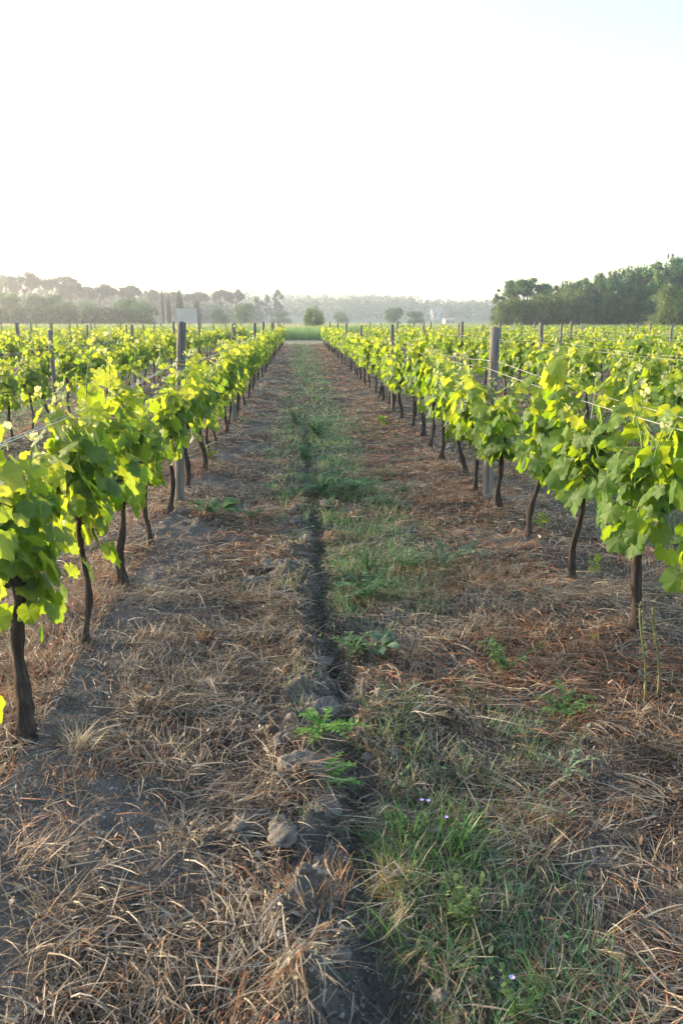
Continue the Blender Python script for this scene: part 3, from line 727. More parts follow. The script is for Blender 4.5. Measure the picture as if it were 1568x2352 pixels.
def weed_lobed(seed, n, L, W, col, up=(.3, 1.1)):      # rosette of long toothed leaves
    rg = np.random.default_rng(seed); mb = MB()
    for i in range(n):
        a = i * 2.4 + rg.normal(0, .3); ll = L * 1.3 * rg.uniform(.6, 1.1); t0 = rg.uniform(up[0] + .12, up[1] + .2); c = np.array(col) * rg.uniform(.7, 1.3)
        ribbons(mb, np.array([[0, 0, 0.0]]), [a], [t0], [ll], [W * .28], [t0 + .5], c, 6, None, 'leaf')
        m = 7; q = np.linspace(.2, .97, m); tt = t0 - (t0 + .5) * q / 2
        B = np.stack([np.cos(a) * np.cos(tt) * q * ll, np.sin(a) * np.cos(tt) * q * ll, np.sin(tt) * q * ll], 1)
        for s_ in (-1, 1):
            ribbons(mb, B, a + s_ * rg.uniform(.7, 1.1, m), rg.uniform(-.1, .4, m), W * np.sin(q * pi * .85 + .3) * rg.uniform(.6, 1, m), W * .33, rg.uniform(0, .5, m), np.tile(c, (m, 1)) * rg.uniform(.85, 1.15, (m, 1)), 3, rg.uniform(-.4, .4, m), 'leaf')
    return mb
def weed_broad(seed, n, L, W, col):                    # broad soft leaves
    rg = np.random.default_rng(seed); mb = MB()
    for i in range(n):
        a = i * 2.4 + rg.normal(0, .3); t0 = rg.uniform(.25, 1.0); q = rg.uniform(.02, .08)
        for s_ in (-1, 1):                             # two half blades folded along the midrib
            ribbons(mb, np.array([[cos(a) * q - s_ * sin(a) * W * .12, sin(a) * q + s_ * cos(a) * W * .12, .02]]), [a + s_ * .12], [t0], [L * rg.uniform(.85, 1.1)], [W * .62], [t0 + .35], np.array(col) * rg.uniform(.75, 1.2), 7, np.array([s_ * .35]), 'leaf')
    return mb
def weed_stem(seed, ns, H, leafL, leafW, col, tilt=(.8, 1.4)):   # several leafy stems; returns stems, leaves
    rg = np.random.default_rng(seed); st, lf = MB(), MB()
    for i in range(ns):
        a = rg.uniform(0, 6.28); t = rg.uniform(*tilt); h = H * rg.uniform(.6, 1.1); u = np.linspace(0, 1, 6)
        S = np.stack([cos(a) * cos(t) * h * u, sin(a) * cos(t) * h * u, sin(t) * h * u - .1 * h * u ** 2], 1)
        st.add(*tube(S, .0022 * (1 - .6 * u), 4), np.array(col) * .9); m = max(8, int(h / .008)); v = rg.uniform(.12, 1, m)
        B = np.stack([np.interp(v, u, S[:, c]) for c in range(3)], 1)
        ribbons(lf, B, rg.uniform(0, 6.28, m), rg.uniform(-.2, .9, m), leafL * rg.uniform(.5, 1.1, m) * (1.15 - .6 * v), leafW * rg.uniform(.6, 1.1, m), rg.uniform(0, 1, m), np.array(col) * rg.uniform(.7, 1.35, (m, 1)), 3, rg.uniform(-.5, .5, m), 'leaf')
    return st, lf
def tuft(seed, n, L, W, col, rad=.03, t=(.6, 1.5), var=.3):
    rg = np.random.default_rng(seed); mb = MB(); n = int(n); a0 = rg.uniform(0, 6.28); a = rg.uniform(0, 6.28, n); rr = rad * 1.25 * np.sqrt(rg.random(n)); b0 = np.where(rg.random(n) < .6, a0 + rg.normal(0, .7, n), a)
    ribbons(mb, np.stack([np.cos(a) * rr, np.sin(a) * rr, np.full(n, -.004)], 1), b0 + rg.normal(0, .5, n), rg.uniform(*t, n), L * rg.uniform(.45, 1.1, n), W * rg.uniform(.6, 1.2, n), rg.uniform(.1, 1.2, n), np.array(col) * rg.uniform(1 - var, 1 + var, (n, 1)), 4, rg.uniform(-.4, .4, n), 1.7); return mb
BG, GG, YG, DG = (.15, .30, .06), (.14, .22, .12), (.18, .26, .07), (.085, .175, .075)
for i, (px, py, f, lab) in enumerate([
        (742, 1715, lambda: weed_lobed(1, 16, .10, .03, BG), "upper one of two bright green rosette weeds in the rut"),
        (748, 1812, lambda: weed_lobed(2, 20, .09, .026, BG), "lower one of two bright green rosette weeds in the rut"),
        (800, 1795, lambda: weed_lobed(9, 7, .05, .016, GG), "tiny grey green seedling on the right lip of the rut beside the rosettes"),
        (845, 1390, lambda: weed_lobed(3, 16, .20, .045, (.10, .18, .075), (.6, 1.4)), "upright bluish green toothed weed in the grassy strip"),
        (740, 1140, lambda: weed_lobed(4, 22, .22, .06, DG, (.4, 1.3)), "wide leafy green weed beside the rut level with the nearest posts"),
        (815, 1135, lambda: weed_lobed(5, 16, .18, .05, DG, (.4, 1.3)), "green weed right of the wide leafy weed, level with the nearest posts"),
        (652, 1150, lambda: weed_lobed(6, 10, .13, .035, DG, (.6, 1.4)), "small dark green weed left of the rut, level with the nearest posts"),
        (925, 1140, lambda: weed_lobed(8, 9, .12, .035, DG, (.6, 1.4)), "small green weed right of the strip toward the right post"),
        (870, 1165, lambda: weed_lobed(18, 9, .11, .035, GG, (.4, 1.2)), "low grey green weed below the pair of leafy weeds"),
        (578, 1198, lambda: weed_lobed(10, 10, .12, .03, DG, (.5, 1.3)), "thin green weed on the straw between rut and left row"),
        (862, 1512, lambda: weed_broad(11, 11, .10, .075, (.12, .185, .115)), "grey green weed with broad soft rounded leaves beside the rut"),
        (815, 1530, lambda: weed_lobed(16, 13, .09, .028, (.11, .18, .07)), "small leafy weed left of the broad leaved weed"),
        (498, 1200, lambda: weed_broad(12, 12, .12, .085, DG), "dark green round leaved weed near the foot of the left post"),
        (1020, 1312, lambda: weed_lobed(13, 11, .28, .05, (.13, .19, .12), (.45, 1.1)), "silvery thistle like weed with long toothed leaves before the right row"),
        (940, 1315, lambda: weed_lobed(17, 11, .13, .03, DG, (.5, 1.3)), "green weed left of the silvery thistle like weed"),
        (1300, 1795, lambda: weed_lobed(14, 8, .08, .022, (.17, .21, .13)), "pale grey green weed alone in the straw on the right"),
        (1295, 1655, lambda: weed_lobed(15, 10, .12, .03, (.10, .18, .06), (.5, 1.3)), "small green toothed weed in straw on the right"),
        (1060, 1295, lambda: weed_lobed(19, 8, .16, .03, (.15, .22, .14), (.6, 1.3)), "pale upright thistle leaf cluster just right of the silvery weed")]):
    o = f().build("weed", M['weed']); place(o, px, py, .018, i * .7); o.scale = (.85, .85, .95) if 'broad soft' in lab else (1.15, 1.15, 1.25); tag(o, lab, "weed", "weeds growing on the track")
for i, (px, py, ns, H, ll, lw, c, lab) in enumerate([
        (1160, 1555, 9, .20, .035, .010, (.12, .19, .07), "bushy green weed with small leaves on thin stems right of the grassy strip"),
        (1068, 2130, 9, .12, .026, .013, (.15, .21, .08), "pale green feathery weed in front of the big grass clump"),
        (1188, 2345, 5, .11, .020, .011, (.10, .17, .06), "low leafy weed with a lilac flower at the bottom frame edge"),
        (1050, 1960, 7, .10, .022, .012, (.08, .16, .06), "leafy green weed growing inside the big grass clump"),
        (945, 1945, 7, .12, .020, .010, (.09, .17, .06), "leafy weed with lilac flowers at the back of the big grass clump"),
        (845, 1330, 8, .17, .03, .010, DG, "fine leaved green weed behind the upright bluish green weed"),
        (700, 1060, 10, .22, .05, .02, DG, "leafy weed on the rut edge beyond the nearest posts"),
        (730, 1010, 12, .22, .05, .02, DG, "leafy green weed right of the rut beyond the nearest posts"),
        (680, 985, 10, .22, .05, .02, DG, "green weed left of the rut beyond the nearest posts")]):
    st, lf = weed_stem(60 + i, ns, H, ll, lw, c)
    o = thing("leafy_weed", lab, "weed", group="leafy weeds growing on the track"); place(o, px, py, .012); o.scale = (1.2, 1.2, 1.25); st.build("stem", M['weed'], o); lf.build("foliage", M['weed'], o)
    if i in (2, 3, 4):
        for q in range(2 if i == 4 else 1):
            fl = MB(); rg = np.random.default_rng(q + i); c0 = np.array([rg.uniform(-.04, .04), rg.uniform(-.04, .04), H * .95 - q * .012])
            ribbons(fl, np.tile(c0, (6, 1)), np.arange(6) * 1.05, .5, .006, .005, .4, (1, 1, 1), 3, None, 'leaf'); fl.build("flower", M['petal'], o)
for i, (px, py, n, L, W, c, rad, lab) in enumerate([
        (985, 1960, 260, .17, .0034, (.11, .25, .065), .11, "biggest bright green grass clump in the lower middle"),
        (1040, 1890, 60, .12, .003, (.13, .17, .06), .05, "yellowish grass tuft behind the biggest grass clump"),
        (965, 2150, 130, .15, .0034, (.11, .22, .07), .09, "green grass clump below the biggest clump near the frame edge"),
        (1110, 2170, 80, .14, .003, (.10, .20, .065), .10, "thin grass tuft right of the pale feathery weed"),
        (1218, 1745, 45, .10, .003, (.11, .19, .05), .03, "small bright grass tuft alone in the straw on the right"),
        (905, 1650, 140, .14, .003, (.12, .19, .08), .10, "grass tuft right of the rut below the broad leaved weed"),
        (900, 1725, 140, .14, .003, (.11, .18, .075), .10, "grass tuft on the right lip of the rut above the big clump"),
        (1065, 1600, 40, .11, .003, (.12, .15, .07), .06, "sparse grass tuft below the bushy weed"),
        (820, 1290, 50, .14, .004, (.11, .16, .07), .06, "grass tuft beside the round clod across the rut"),
        (900, 2060, 60, .14, .003, (.20, .19, .06), .04, "yellow green tuft on the right edge of the rut"),
        (675, 1095, 40, .16, .005, (.16, .20, .06), .04, "upright yellow green tuft at the rut beyond the leafy weed")]):
    o = tuft(200 + i, n, L, W, c, rad).build("grass_tuft", M['grass'], None, False); place(o, px, py, 0, i); tag(o, lab, "grass tuft", "green grass tufts on the track")
for i, (px, py, n, L, W, c, rad, t, lab) in enumerate([
        (665, 1570, 130, .07, .003, (.36, .18, .085), .07, (.1, 1.2), "orange brown dead tuft left of the rut, sunlit"),
        (470, 1490, 30, .09, .003, (.40, .21, .10), .02, (.7, 1.4), "small orange dead tuft left of the track middle"),
        (350, 1500, 90, .11, .0026, (.33, .23, .15), .06, (.5, 1.4), "dry brush like tuft by the second left trunk"),
        (525, 1830, 90, .06, .0022, (.36, .25, .17), .035, (.9, 1.5), "stiff upright dry stubble tuft above the two clods"),
        (715, 2060, 150, .07, .0026, (.34, .19, .10), .08, (.3, 1.3), "reddish dead grass tuft on the left edge of the rut"),
        (330, 1640, 120, .09, .0026, (.28, .19, .11), .09, (.2, 1.1), "dark brown dead weed heap by the bare soil"),
        (1270, 1930, 60, .09, .003, (.32, .17, .09), .06, (.8, 1.5), "reddish stubble tuft right of the big grass clump"),
        (120, 2150, 120, .16, .003, (.36, .26, .17), .10, (.2, 1.0), "sprawling long dry grass tuft in the bottom left"),
        (60, 2010, 80, .18, .003, (.36, .25, .17), .06, (.3, 1.1), "long dry stems at the left frame edge"),
        (400, 1930, 80, .11, .0026, (.42, .31, .20), .06, (.2, .9), "pale flattened dry tuft left of the two clods"),
        (460, 1210, 50, .16, .004, (.20, .12, .08), .04, (.9, 1.5), "brown dead weed standing by the left post"),
        (1050, 1330, 70, .14, .004, (.46, .32, .17), .05, (.1, .6), "fan of golden flattened barley before the right row"),
        (1480, 1990, 70, .13, .003, (.46, .32, .19), .05, (.1, .7), "golden barley fan at the right frame edge"),
        (1350, 2230, 90, .14, .003, (.34, .26, .17), .09, (.1, .8), "flattened dry tuft in the bottom right"),
        (750, 1240, 40, .10, .004, (.36, .22, .12), .04, (.4, 1.3), "dry orange tuft overhanging the rut"),
        (185, 1765, 50, .12, .003, (.48, .38, .24), .035, (.3, 1.2), "pale dry tuft on the border of the bare soil, left")]):
    o = tuft(300 + i, n, L, W, c, rad, t, .35).build("dry_tuft", M['straw'], None, False); place(o, px, py, .005, i); tag(o, lab, "dry tuft", "dead grass tufts on the track")
# two tall pale weed stalks on the right
for i, (px, py, H, lab) in enumerate([(1475, 1650, .40, "left one of two tall pale weed stalks before the right row"), (1505, 1640, .36, "right one of two tall pale weed stalks before the right row")]):
    rg = np.random.default_rng(i); o = thing("weed_stalk", lab, "weed", group="tall weed stalks"); place(o, px, py)
    u = np.linspace(0, 1, 8); S = np.stack([-.03 * u + .01 * np.sin(u * 5), .02 * u, H * u], 1); mb = MB(); mb.add(*tube(S, .005 * (1 - .4 * u), 5), (.22, .23, .12)); mb.build("stem", M['weed'], o)
    lf = MB(); m = 80; v = rg.uniform(.25, 1, m); ribbons(lf, np.stack([np.interp(v, u, S[:, c]) for c in range(3)], 1), rg.uniform(0, 6.28, m), rg.uniform(.2, 1.2, m), .022, .007, .5, np.array([.20, .22, .12]) * rg.uniform(.6, 1.3, (m, 1)), 3, None, 'leaf'); lf.build("foliage", M['weed'], o)
# suckers sprouting at trunk feet
for i, (px, py, n, s_, lab) in enumerate([(1243, 1240, 7, .045, "bright vine sucker at the foot of the third right trunk"), (1352, 1330, 5, .05, "two leaved vine sucker beside a right row trunk foot"),
                                          (483, 1065, 9, .07, "yellow green vine sucker low in the left row beyond the post"), (1370, 1520, 3, .022, "tiny round leaved sprout by the thick right trunk"), (880, 985, 9, .08, "vine sucker low in the right row beyond the post")]):
    rg = np.random.default_rng(i + 5); lv = Leaves(rg, 2)
    for q in range(n):
        a = rg.uniform(0, 6.28); o_ = np.array([cos(a), sin(a), 0]); lv.put(o_ * rg.uniform(.01, .04) + [0, 0, rg.uniform(.02, 1.6 * s_ + .03)], o_ + [0, 0, rg.uniform(-.3, .5)], [0, 0, 1.0] + rg.normal(0, .4, 3), s_ * rg.uniform(.6, 1), .55)
    o = thing("vine_sucker", lab, "sucker", group="vine suckers at trunk feet"); place(o, px, py)
    fm = MB(); lv.into(fm); fm.build("foliage", M['leaf'], o); sm = MB(); sm.add(*tube(np.array([[0, 0, 0], [.005, .004, s_], [.0, .01, 1.6 * s_ + .02]]), .002, 5)); sm.build("shoot", M['shoot'], o)

# ------------------------------------------------------------------ tall grass field beyond the rows
fg = MB()
def fieldgrass(n, y0, y1, L, W, pal):
    y = np.sqrt(rs.uniform(y0 ** 2, y1 ** 2, n)); lat = rs.uniform(-1, 1, n) * y * .47; x = lat + y * sin(YAW)
    c = np.array(pal)[rs.integers(0, len(pal), n)] * rs.uniform(.75, 1.25, (n, 1))
    hh = .75 + .5 * fbm(x * .25, y * .25, 55, 2)
    ribbons(fg, P3(x, y), rs.uniform(0, 6.28, n), rs.uniform(1.15, 1.55, n), rs.uniform(*L, n) * hh, rs.uniform(*W, n), rs.uniform(0, .5, n), c, 2, None, 1.6)
fieldgrass(60000, 62, 74, (.75, 1.05), (.02, .045), [(.13, .26, .10), (.15, .28, .11), (.17, .26, .10)])
fieldgrass(60000, 74, 150, (.7, 1.05), (.03, .09), [(.27, .32, .15), (.34, .35, .19), (.24, .30, .14), (.38, .35, .22)])
fo = fg.build("meadow_grass", M['grass'], None, False); tag(fo, "tall pale green grass filling the field beyond the vine rows", "grass", kind='stuff')

# ------------------------------------------------------------------ trees
def cloud(mb, rg, C, Rd, n, size, pal, squash=.8, shell=.45):
    C = np.array(C); Rd = np.array(Rd); w_ = Rd ** 2; k = rg.choice(len(C), n, p=w_ / w_.sum())
    d = nrm(rg.normal(0, 1, (n, 3))); rad = (shell + (1 - shell) * rg.random(n) ** .6) * (1 + .12 * rg.normal(0, 1, n))
    P = C[k] + d * (Rd[k] * rad)[:, None] * np.array([1, 1, squash])
    no = nrm(d + rg.normal(0, .32, (n, 3)) + [0, 0, .25]); a = nrm(np.cross(no, rg.normal(0, 1, (n, 3)))); b = np.cross(no, a)
    s_ = size * rg.uniform(.5, 1.3, n)[:, None]; q = rg.uniform(.35, .7, n)[:, None]
    V = np.stack([P - a * s_, P + b * s_ * q, P + a * s_, P - b * s_ * q], 1).reshape(-1, 3)
    cc = np.array(pal)[rg.integers(0, len(pal), len(C))][k] * rg.uniform(.72, 1.28, (n, 1))
    mb.add(V, np.arange(4 * n).reshape(-1, 4), np.repeat(cc * 1.3, 4, 0))
def limbs(mb, rg, C, base, fork, r0):
    for c in C:
        s_ = fork + (np.array(c) - fork) * .15; u = np.linspace(0, 1, 5)[:, None]; mid = np.array(c) * .5 + fork * .5 + rg.normal(0, .15, 3)
        pts = (1 - u) ** 2 * fork + 2 * u * (1 - u) * mid + u ** 2 * np.array(c)
        mb.add(*tube(pts, r0 * np.linspace(.5, .12, 5), 5))
def tree_mesh(kind, seed):
    """unit-height trees: height 1 and crown width about 'w' are scaled at placing"""
    rg = np.random.default_rng(seed); H = 10.0; cr, tk = MB(), MB()
    if kind == 'broad':
        pal = [(.050, .115, .040), (.065, .135, .045), (.040, .095, .038), (.075, .14, .05)]
        C = [(rg.uniform(-3, 3), rg.uniform(-2.4, 2.4), 2 + 6 * rg.random() ** .8) for _ in range(46)] + [(0, 0, 7.8), (.8, .4, 8.4)]
        Rr = [rg.uniform(.75, 1.5) * (1 - .03 * c[2]) for c in C]; cloud(cr, rg, C, Rr, 10500, .22, pal, .8, .3); fork = np.array([0, 0, 3.0])
    elif kind == 'feather':
        pal = [(.12, .17, .06), (.14, .185, .065), (.10, .15, .055), (.11, .14, .065)]
        C = [(rg.uniform(-4, 4), rg.uniform(-2.6, 2.6), 1 + 6.8 * rg.random()) for _ in range(26)]; C = [c for c in C if (c[0] / 5) ** 2 + ((c[2] - 2) / 7.5) ** 2 < 1]
        Rr = [rg.uniform(1.0, 1.7) for c in C]; cloud(cr, rg, C, Rr, 3000, .26, pal); fork = np.array([0, 0, 1.0])
        n = 2600; k = rg.integers(0, len(C), n); d = nrm(rg.normal(0, 1, (n, 3)) + [0, 0, .5]); P = np.array(C)[k] + d * np.array(Rr)[k][:, None] * .8
        ribbons(cr, P, np.arctan2(d[:, 1], d[:, 0]), np.arcsin(np.clip(d[:, 2], -1, 1)), rg.uniform(.6, 1.6, n), .16, rg.uniform(.2, 1.4, n), np.array(pal)[rg.integers(0, 4, n)] * rg.uniform(.8, 1.4, (n, 1)), 3, rg.uniform(-1, 1, n), 1.5)
    elif kind == 'ivy':
        pal = [(.030, .080, .032), (.04, .10, .036), (.055, .12, .042)]
        C = [(rg.uniform(-2.6, 2.6), rg.uniform(-2, 2), .8 + 8 * rg.random()) for _ in range(26)]; Rr = [rg.uniform(.9, 1.6) for c in C]
        cloud(cr, rg, C, Rr, 7500, .24, pal); fork = np.array([0, 0, 2.0])
    elif kind == 'airy':
        pal = [(.075, .105, .05), (.09, .12, .055)]
        C = [(rg.uniform(-2.6, 2.6), rg.uniform(-2, 2), 2.5 + 7 * rg.random()) for _ in range(24)]; Rr = [rg.uniform(.5, 1.1) for c in C]
        cloud(cr, rg, C, Rr, 2600, .24, pal, .8, .1); fork = np.array([0, 0, 3.0])
    elif kind == 'pine':                               # umbrella pine: bare trunk, domed layered crown
        pal = [(.05, .075, .04), (.06, .085, .045), (.045, .07, .04)]
        C = []
        for _ in range(26):
            a = rg.uniform(0, 6.28); q = 4.2 * math.sqrt(rg.random()); C.append((cos(a) * q, sin(a) * q * .8, 9.2 - .10 * q * q - rg.random() * 1.0))
        C += [(rg.uniform(-3, 3), rg.uniform(-2, 2), rg.uniform(6.0, 7.4)) for _ in range(6)]
        Rr = [rg.uniform(.8, 1.35) for c in C]; cloud(cr, rg, C, Rr, 4200, .30, pal, .62, .25); fork = np.array([0, 0, 5.4])
    elif kind == 'scotspine':                          # tall loose pine with separated clumps
        pal = [(.05, .075, .045), (.06, .085, .05)]
        C = [(rg.uniform(-2.4, 2.4) * (1.15 - z / 14), rg.uniform(-1.5, 1.5), z) for z in np.linspace(3.6, 9.5, 13)]; Rr = [rg.uniform(.65, 1.15) for c in C]
        cloud(cr, rg, C, Rr, 2600, .28, pal, .65, .2); fork = np.array([.2, 0, 5.0])
    elif kind == 'cypress':
        pal = [(.035, .055, .03), (.045, .065, .035)]
        z = np.linspace(.6, 9.6, 26); C = [(rg.normal(0, .08), rg.normal(0, .08), q) for q in z]; Rr = [1.0 * math.sin(min(1, (q / 10) * .85 + .15) * pi) ** .7 + .12 for q in z]
        cloud(cr, rg, C, Rr, 2600, .26, pal, 1.0, .6); fork = np.array([0, 0, 3.0])
    elif kind == 'round':
        pal = [(.045, .105, .04), (.06, .125, .045), (.075, .14, .052)]
        C = [(rg.uniform(-3.4, 3.4), rg.uniform(-2.6, 2.6), rg.uniform(1, 8)) for _ in range(40)]; C = [c for c in C if (c[0] / 4.2) ** 2 + (c[1] / 3.4) ** 2 + ((c[2] - 3.5) / 5.5) ** 2 < 1]
        Rr = [rg.uniform(1.2, 1.9) for c in C]; cloud(cr, rg, C, Rr, 4600, .32, pal); fork = np.array([0, 0, 2.0])
    V = np.concatenate(cr.V); top = np.percentile(V[:, 2], 99.7); wid = np.percentile(np.abs(V[:, 0]), 99) * 2
    u = np.linspace(0, 1, 7)[:, None]; bend = rg.normal(0, .15, 2)
    tk.add(*tube(np.concatenate([bend[0] * np.sin(u * 3) * u * 1, bend[1] * np.sin(u * 2.5) * u, -.3 + (fork[2] + .3) * u], 1), np.linspace(.36, .24, 7) * (.6 if kind == 'cypress' else 1), 8))
    if kind != 'cypress': limbs(tk, rg, [C[i] for i in rg.permutation(len(C))[:9]], None, fork, .30)
    return cr.mesh("crown", M['tree'], False), tk.mesh("trunk", M['trunk']), top, wid
TM = {}
def tree(name, kind, var, px, top_py, D, wpx, label, cat="tree", group=None):
    if (kind, var) not in TM: TM[(kind, var)] = tree_mesh(kind, 1000 + var * 17 + sum(map(ord, kind)))
    cr, tk, top, wid = TM[(kind, var)]
    x, y, zt = far(px, top_py, D); z0 = gz(x, D); sz = max(.5, zt - z0) / top
    _, _, _ = 0, 0, 0
    wm = (1.4 if kind == 'broad' and D > 100 else 1.0) * abs(far(px + wpx / 2, top_py, D)[0] - far(px - wpx / 2, top_py, D)[0]); sx = wm / wid
    o = thing(name, label, cat, (x, D, z0), 0, group); o.rotation_euler[2] = .35 * (var - 1); o.scale = (sx, max(sx, sz * .6), sz)
    link("crown", cr, o); link("trunk", tk, o); return o
GR, GL, GF = "trees of the wood on the right", "pines on the left skyline", "trees by the far fields"
for a in [
    ("bushy_tree", 'airy', 0, 1160, 664, 118, 64, "thin airy tree at the left end of the right hand wood", "tree", GR),
    ("broadleaf_tree", 'broad', 0, 1210, 641, 120, 80, "round topped green tree rising near the left end of the right hand wood", "tree", GR),
    ("tamarisk_bush", 'feather', 3, 1158, 692, 106, 58, "small low olive bush at the leftmost foot of the right hand wood", "bush", GR),
    ("tamarisk_bush", 'feather', 0, 1192, 684, 108, 90, "low feathery olive bush at the left front of the right hand wood", "bush", GR),
    ("tamarisk_bush", 'feather', 1, 1258, 670, 107, 100, "olive feathery bush left of the middle of the right hand wood", "bush", GR),
    ("broadleaf_tree", 'airy', 1, 1262, 656, 121, 50, "loose gap topped tree between two denser crowns of the right hand wood", "tree", GR),
    ("tamarisk_bush", 'feather', 2, 1325, 660, 106, 96, "olive feathery bush in the middle front of the right hand wood", "bush", GR),
    ("broadleaf_tree", 'round', 2, 1316, 644, 122, 84, "green tree with a thin twig on top in the middle of the right hand wood", "tree", GR),
    ("broadleaf_tree", 'broad', 2, 1372, 632, 120, 70, "tree right of the twig topped crown in the right hand wood", "tree", GR),
    ("ivy_tree", 'ivy', 0, 1410, 640, 104, 62, "dark ivy clad tree in the front of the right hand wood", "tree", GR),
    ("broadleaf_tree", 'airy', 2, 1404, 621, 119, 46, "feathery topped tree behind the dark ivy clad tree", "tree", GR),
    ("broadleaf_tree", 'round', 0, 1448, 612, 118, 60, "first of two smooth domed crowns on the skyline of the wood", "tree", GR),
    ("broadleaf_tree", 'round', 1, 1495, 611, 117, 84, "second of two smooth domed crowns on the skyline of the wood", "tree", GR),
    ("broadleaf_tree", 'ivy', 1, 1470, 655, 103, 66, "dark leafy tree in front below the two domed crowns", "tree", GR),
    ("broadleaf_tree", 'broad', 2, 1550, 594, 112, 110, "tall tree at the right frame edge of the wood", "tree", GR),
    ("broadleaf_tree", 'airy', 0, 1540, 583, 116, 34, "thin tree top poking above the tallest crown on the right", "tree", GR),
    ("broadleaf_tree", 'broad', 0, 1610, 596, 112, 90, "tall tree mostly cut off by the right frame edge", "tree", GR),
    ("tamarisk_bush", 'feather', 3, 1553, 655, 84, 118, "light green feathery bush nearest the vines at the right edge", "bush", GR),
    ("understory_tree", 'round', 0, 1235, 690, 124, 120, "dark low tree filling the gap behind the left olive bushes", "tree", GR),
    ("understory_tree", 'round', 1, 1330, 684, 125, 130, "dark low tree behind the middle olive bush of the wood", "tree", GR),
    ("understory_tree", 'round', 2, 1425, 676, 124, 120, "dark low tree behind the ivy clad tree", "tree", GR),
    ("understory_tree", 'round', 0, 1520, 670, 122, 130, "dark low tree behind the light green bush at the right edge", "tree", GR),
    ("umbrella_pine", 'pine', 0, 2, 632, 245, 70, "umbrella pine cut by the left frame edge", "pine", GL),
    ("umbrella_pine", 'pine', 1, 53, 624, 240, 86, "biggest sunlit umbrella pine on the far left skyline", "pine", GL),
    ("umbrella_pine", 'pine', 2, 138, 634, 250, 84, "umbrella pine right of the biggest one with gaps under its crown", "pine", GL),
    ("umbrella_pine", 'pine', 0, 160, 651, 235, 66, "lower umbrella pine in front of the gap crowned pine", "pine", GL),
    ("umbrella_pine", 'pine', 1, 228, 652, 245, 80, "wide umbrella pine left of the round crowned pine pair", "pine", GL),
    ("umbrella_pine", 'pine', 2, 296, 655, 245, 50, "round crowned umbrella pine before the break in the skyline", "pine", GL),
    ("umbrella_pine", 'pine', 0, 348, 665, 260, 26, "small separate umbrella pine right of the break in the skyline", "pine", GL),
    ("umbrella_pine", 'pine', 1, 388, 670, 265, 62, "umbrella pine behind the tall cypress", "pine", GL),
    ("umbrella_pine", 'pine', 2, 450, 671, 265, 58, "umbrella pine behind the white shed", "pine", GL),
    ("umbrella_pine", 'pine', 0, 505, 666, 270, 50, "umbrella pine right of the white shed", "pine", GL),
    ("umbrella_pine", 'pine', 1, 540, 664, 272, 40, "rounded umbrella pine at the right end of the dense pine line", "pine", GL),
    ("tall_pine", 'scotspine', 0, 593, 683, 290, 24, "shorter loose pine left of the tallest loose pine", "pine", GL),
    ("tall_pine", 'scotspine', 1, 612, 677, 290, 20, "thin loose pine in the middle of the loose group", "pine", GL),
    ("tall_pine", 'scotspine', 2, 637, 665, 288, 28, "tallest loose pine standing near the head of the track", "pine", GL),
    ("cypress", 'cypress', 0, 411, 667, 170, 19, "tall dark cypress just left of the white shed", "cypress", GF),
    ("cypress", 'cypress', 1, 386, 684, 172, 12, "shorter cypress left of the tall cypress", "cypress", GF),
    ("cypress", 'cypress', 2, 371, 665, 180, 8, "thin needle like cypress left of the shed", "cypress", GF),
    ("cypress", 'cypress', 1, 452, 694, 176, 22, "broad dark conifer right behind the white shed", "cypress", GF),
    ("round_tree", 'round', 0, 20, 672, 165, 62, "dark round tree above the hedge at the left frame edge", "tree", GF),
    ("round_tree", 'round', 1, 85, 673, 162, 60, "dark domed tree above the left part of the hedge", "tree", GF),
    ("round_tree", 'round', 2, 122, 676, 163, 48, "dark domed tree touching the first dome above the hedge", "tree", GF),
    ("round_tree", 'round', 0, 150, 690, 158, 50, "lighter green bush above the middle of the hedge", "bush", GF),
    ("round_tree", 'round', 1, 205, 692, 185, 60, "grey green tree behind the middle of the hedge", "tree", GF),
    ("round_tree", 'round', 2, 290, 686, 155, 60, "green tree above the right end of the hedge", "tree", GF),
    ("round_tree", 'round', 0, 325, 694, 150, 54, "green tree at the right end of the hedge", "tree", GF),
    ("round_tree", 'round', 1, 505, 708, 175, 44, "small round tree between the shed and the track", "tree", GF),
    ("round_tree", 'round', 2, 562, 696, 190, 48, "darker round tree left of the track's far end", "tree", GF),
    ("round_tree", 'round', 0, 640, 712, 260, 54, "pale hazy round tree just left of the track's far end", "tree", GF),
    ("field_tree", 'feather', 1, 722, 704, 98, 48, "small lone tree standing at the far end of the track", "tree", GF),
    ("round_tree", 'round', 1, 785, 716, 260, 36, "hazy round bush right of the lone tree", "bush", GF),
    ("round_tree", 'round', 2, 905, 706, 230, 44, "hazy green tree in the field middle right of the track", "tree", GF),
    ("round_tree", 'round', 0, 952, 714, 240, 44, "low wide hazy tree right of the green field tree", "tree", GF),
    ("umbrella_pine", 'pine', 2, 716, 690, 480, 36, "pale umbrella pine on the hill above the lone tree", "pine", "pines on the hazy hill"),
    ("umbrella_pine", 'pine', 0, 750, 690, 500, 28, "second pale umbrella pine on the hill right of the lone tree", "pine", "pines on the hazy hill"),
    ("umbrella_pine", 'pine', 1, 789, 689, 500, 34, "wide flat pale pine on the hill middle", "pine", "pines on the hazy hill"),
    ("umbrella_pine", 'pine', 2, 816, 691, 510, 26, "pale pine right of the wide flat pine on the hill", "pine", "pines on the hazy hill"),
    ("umbrella_pine", 'pine', 1, 880, 693, 520, 34, "pale pine above the white house on the hill", "pine", "pines on the hazy hill")]:
    tree(*a)

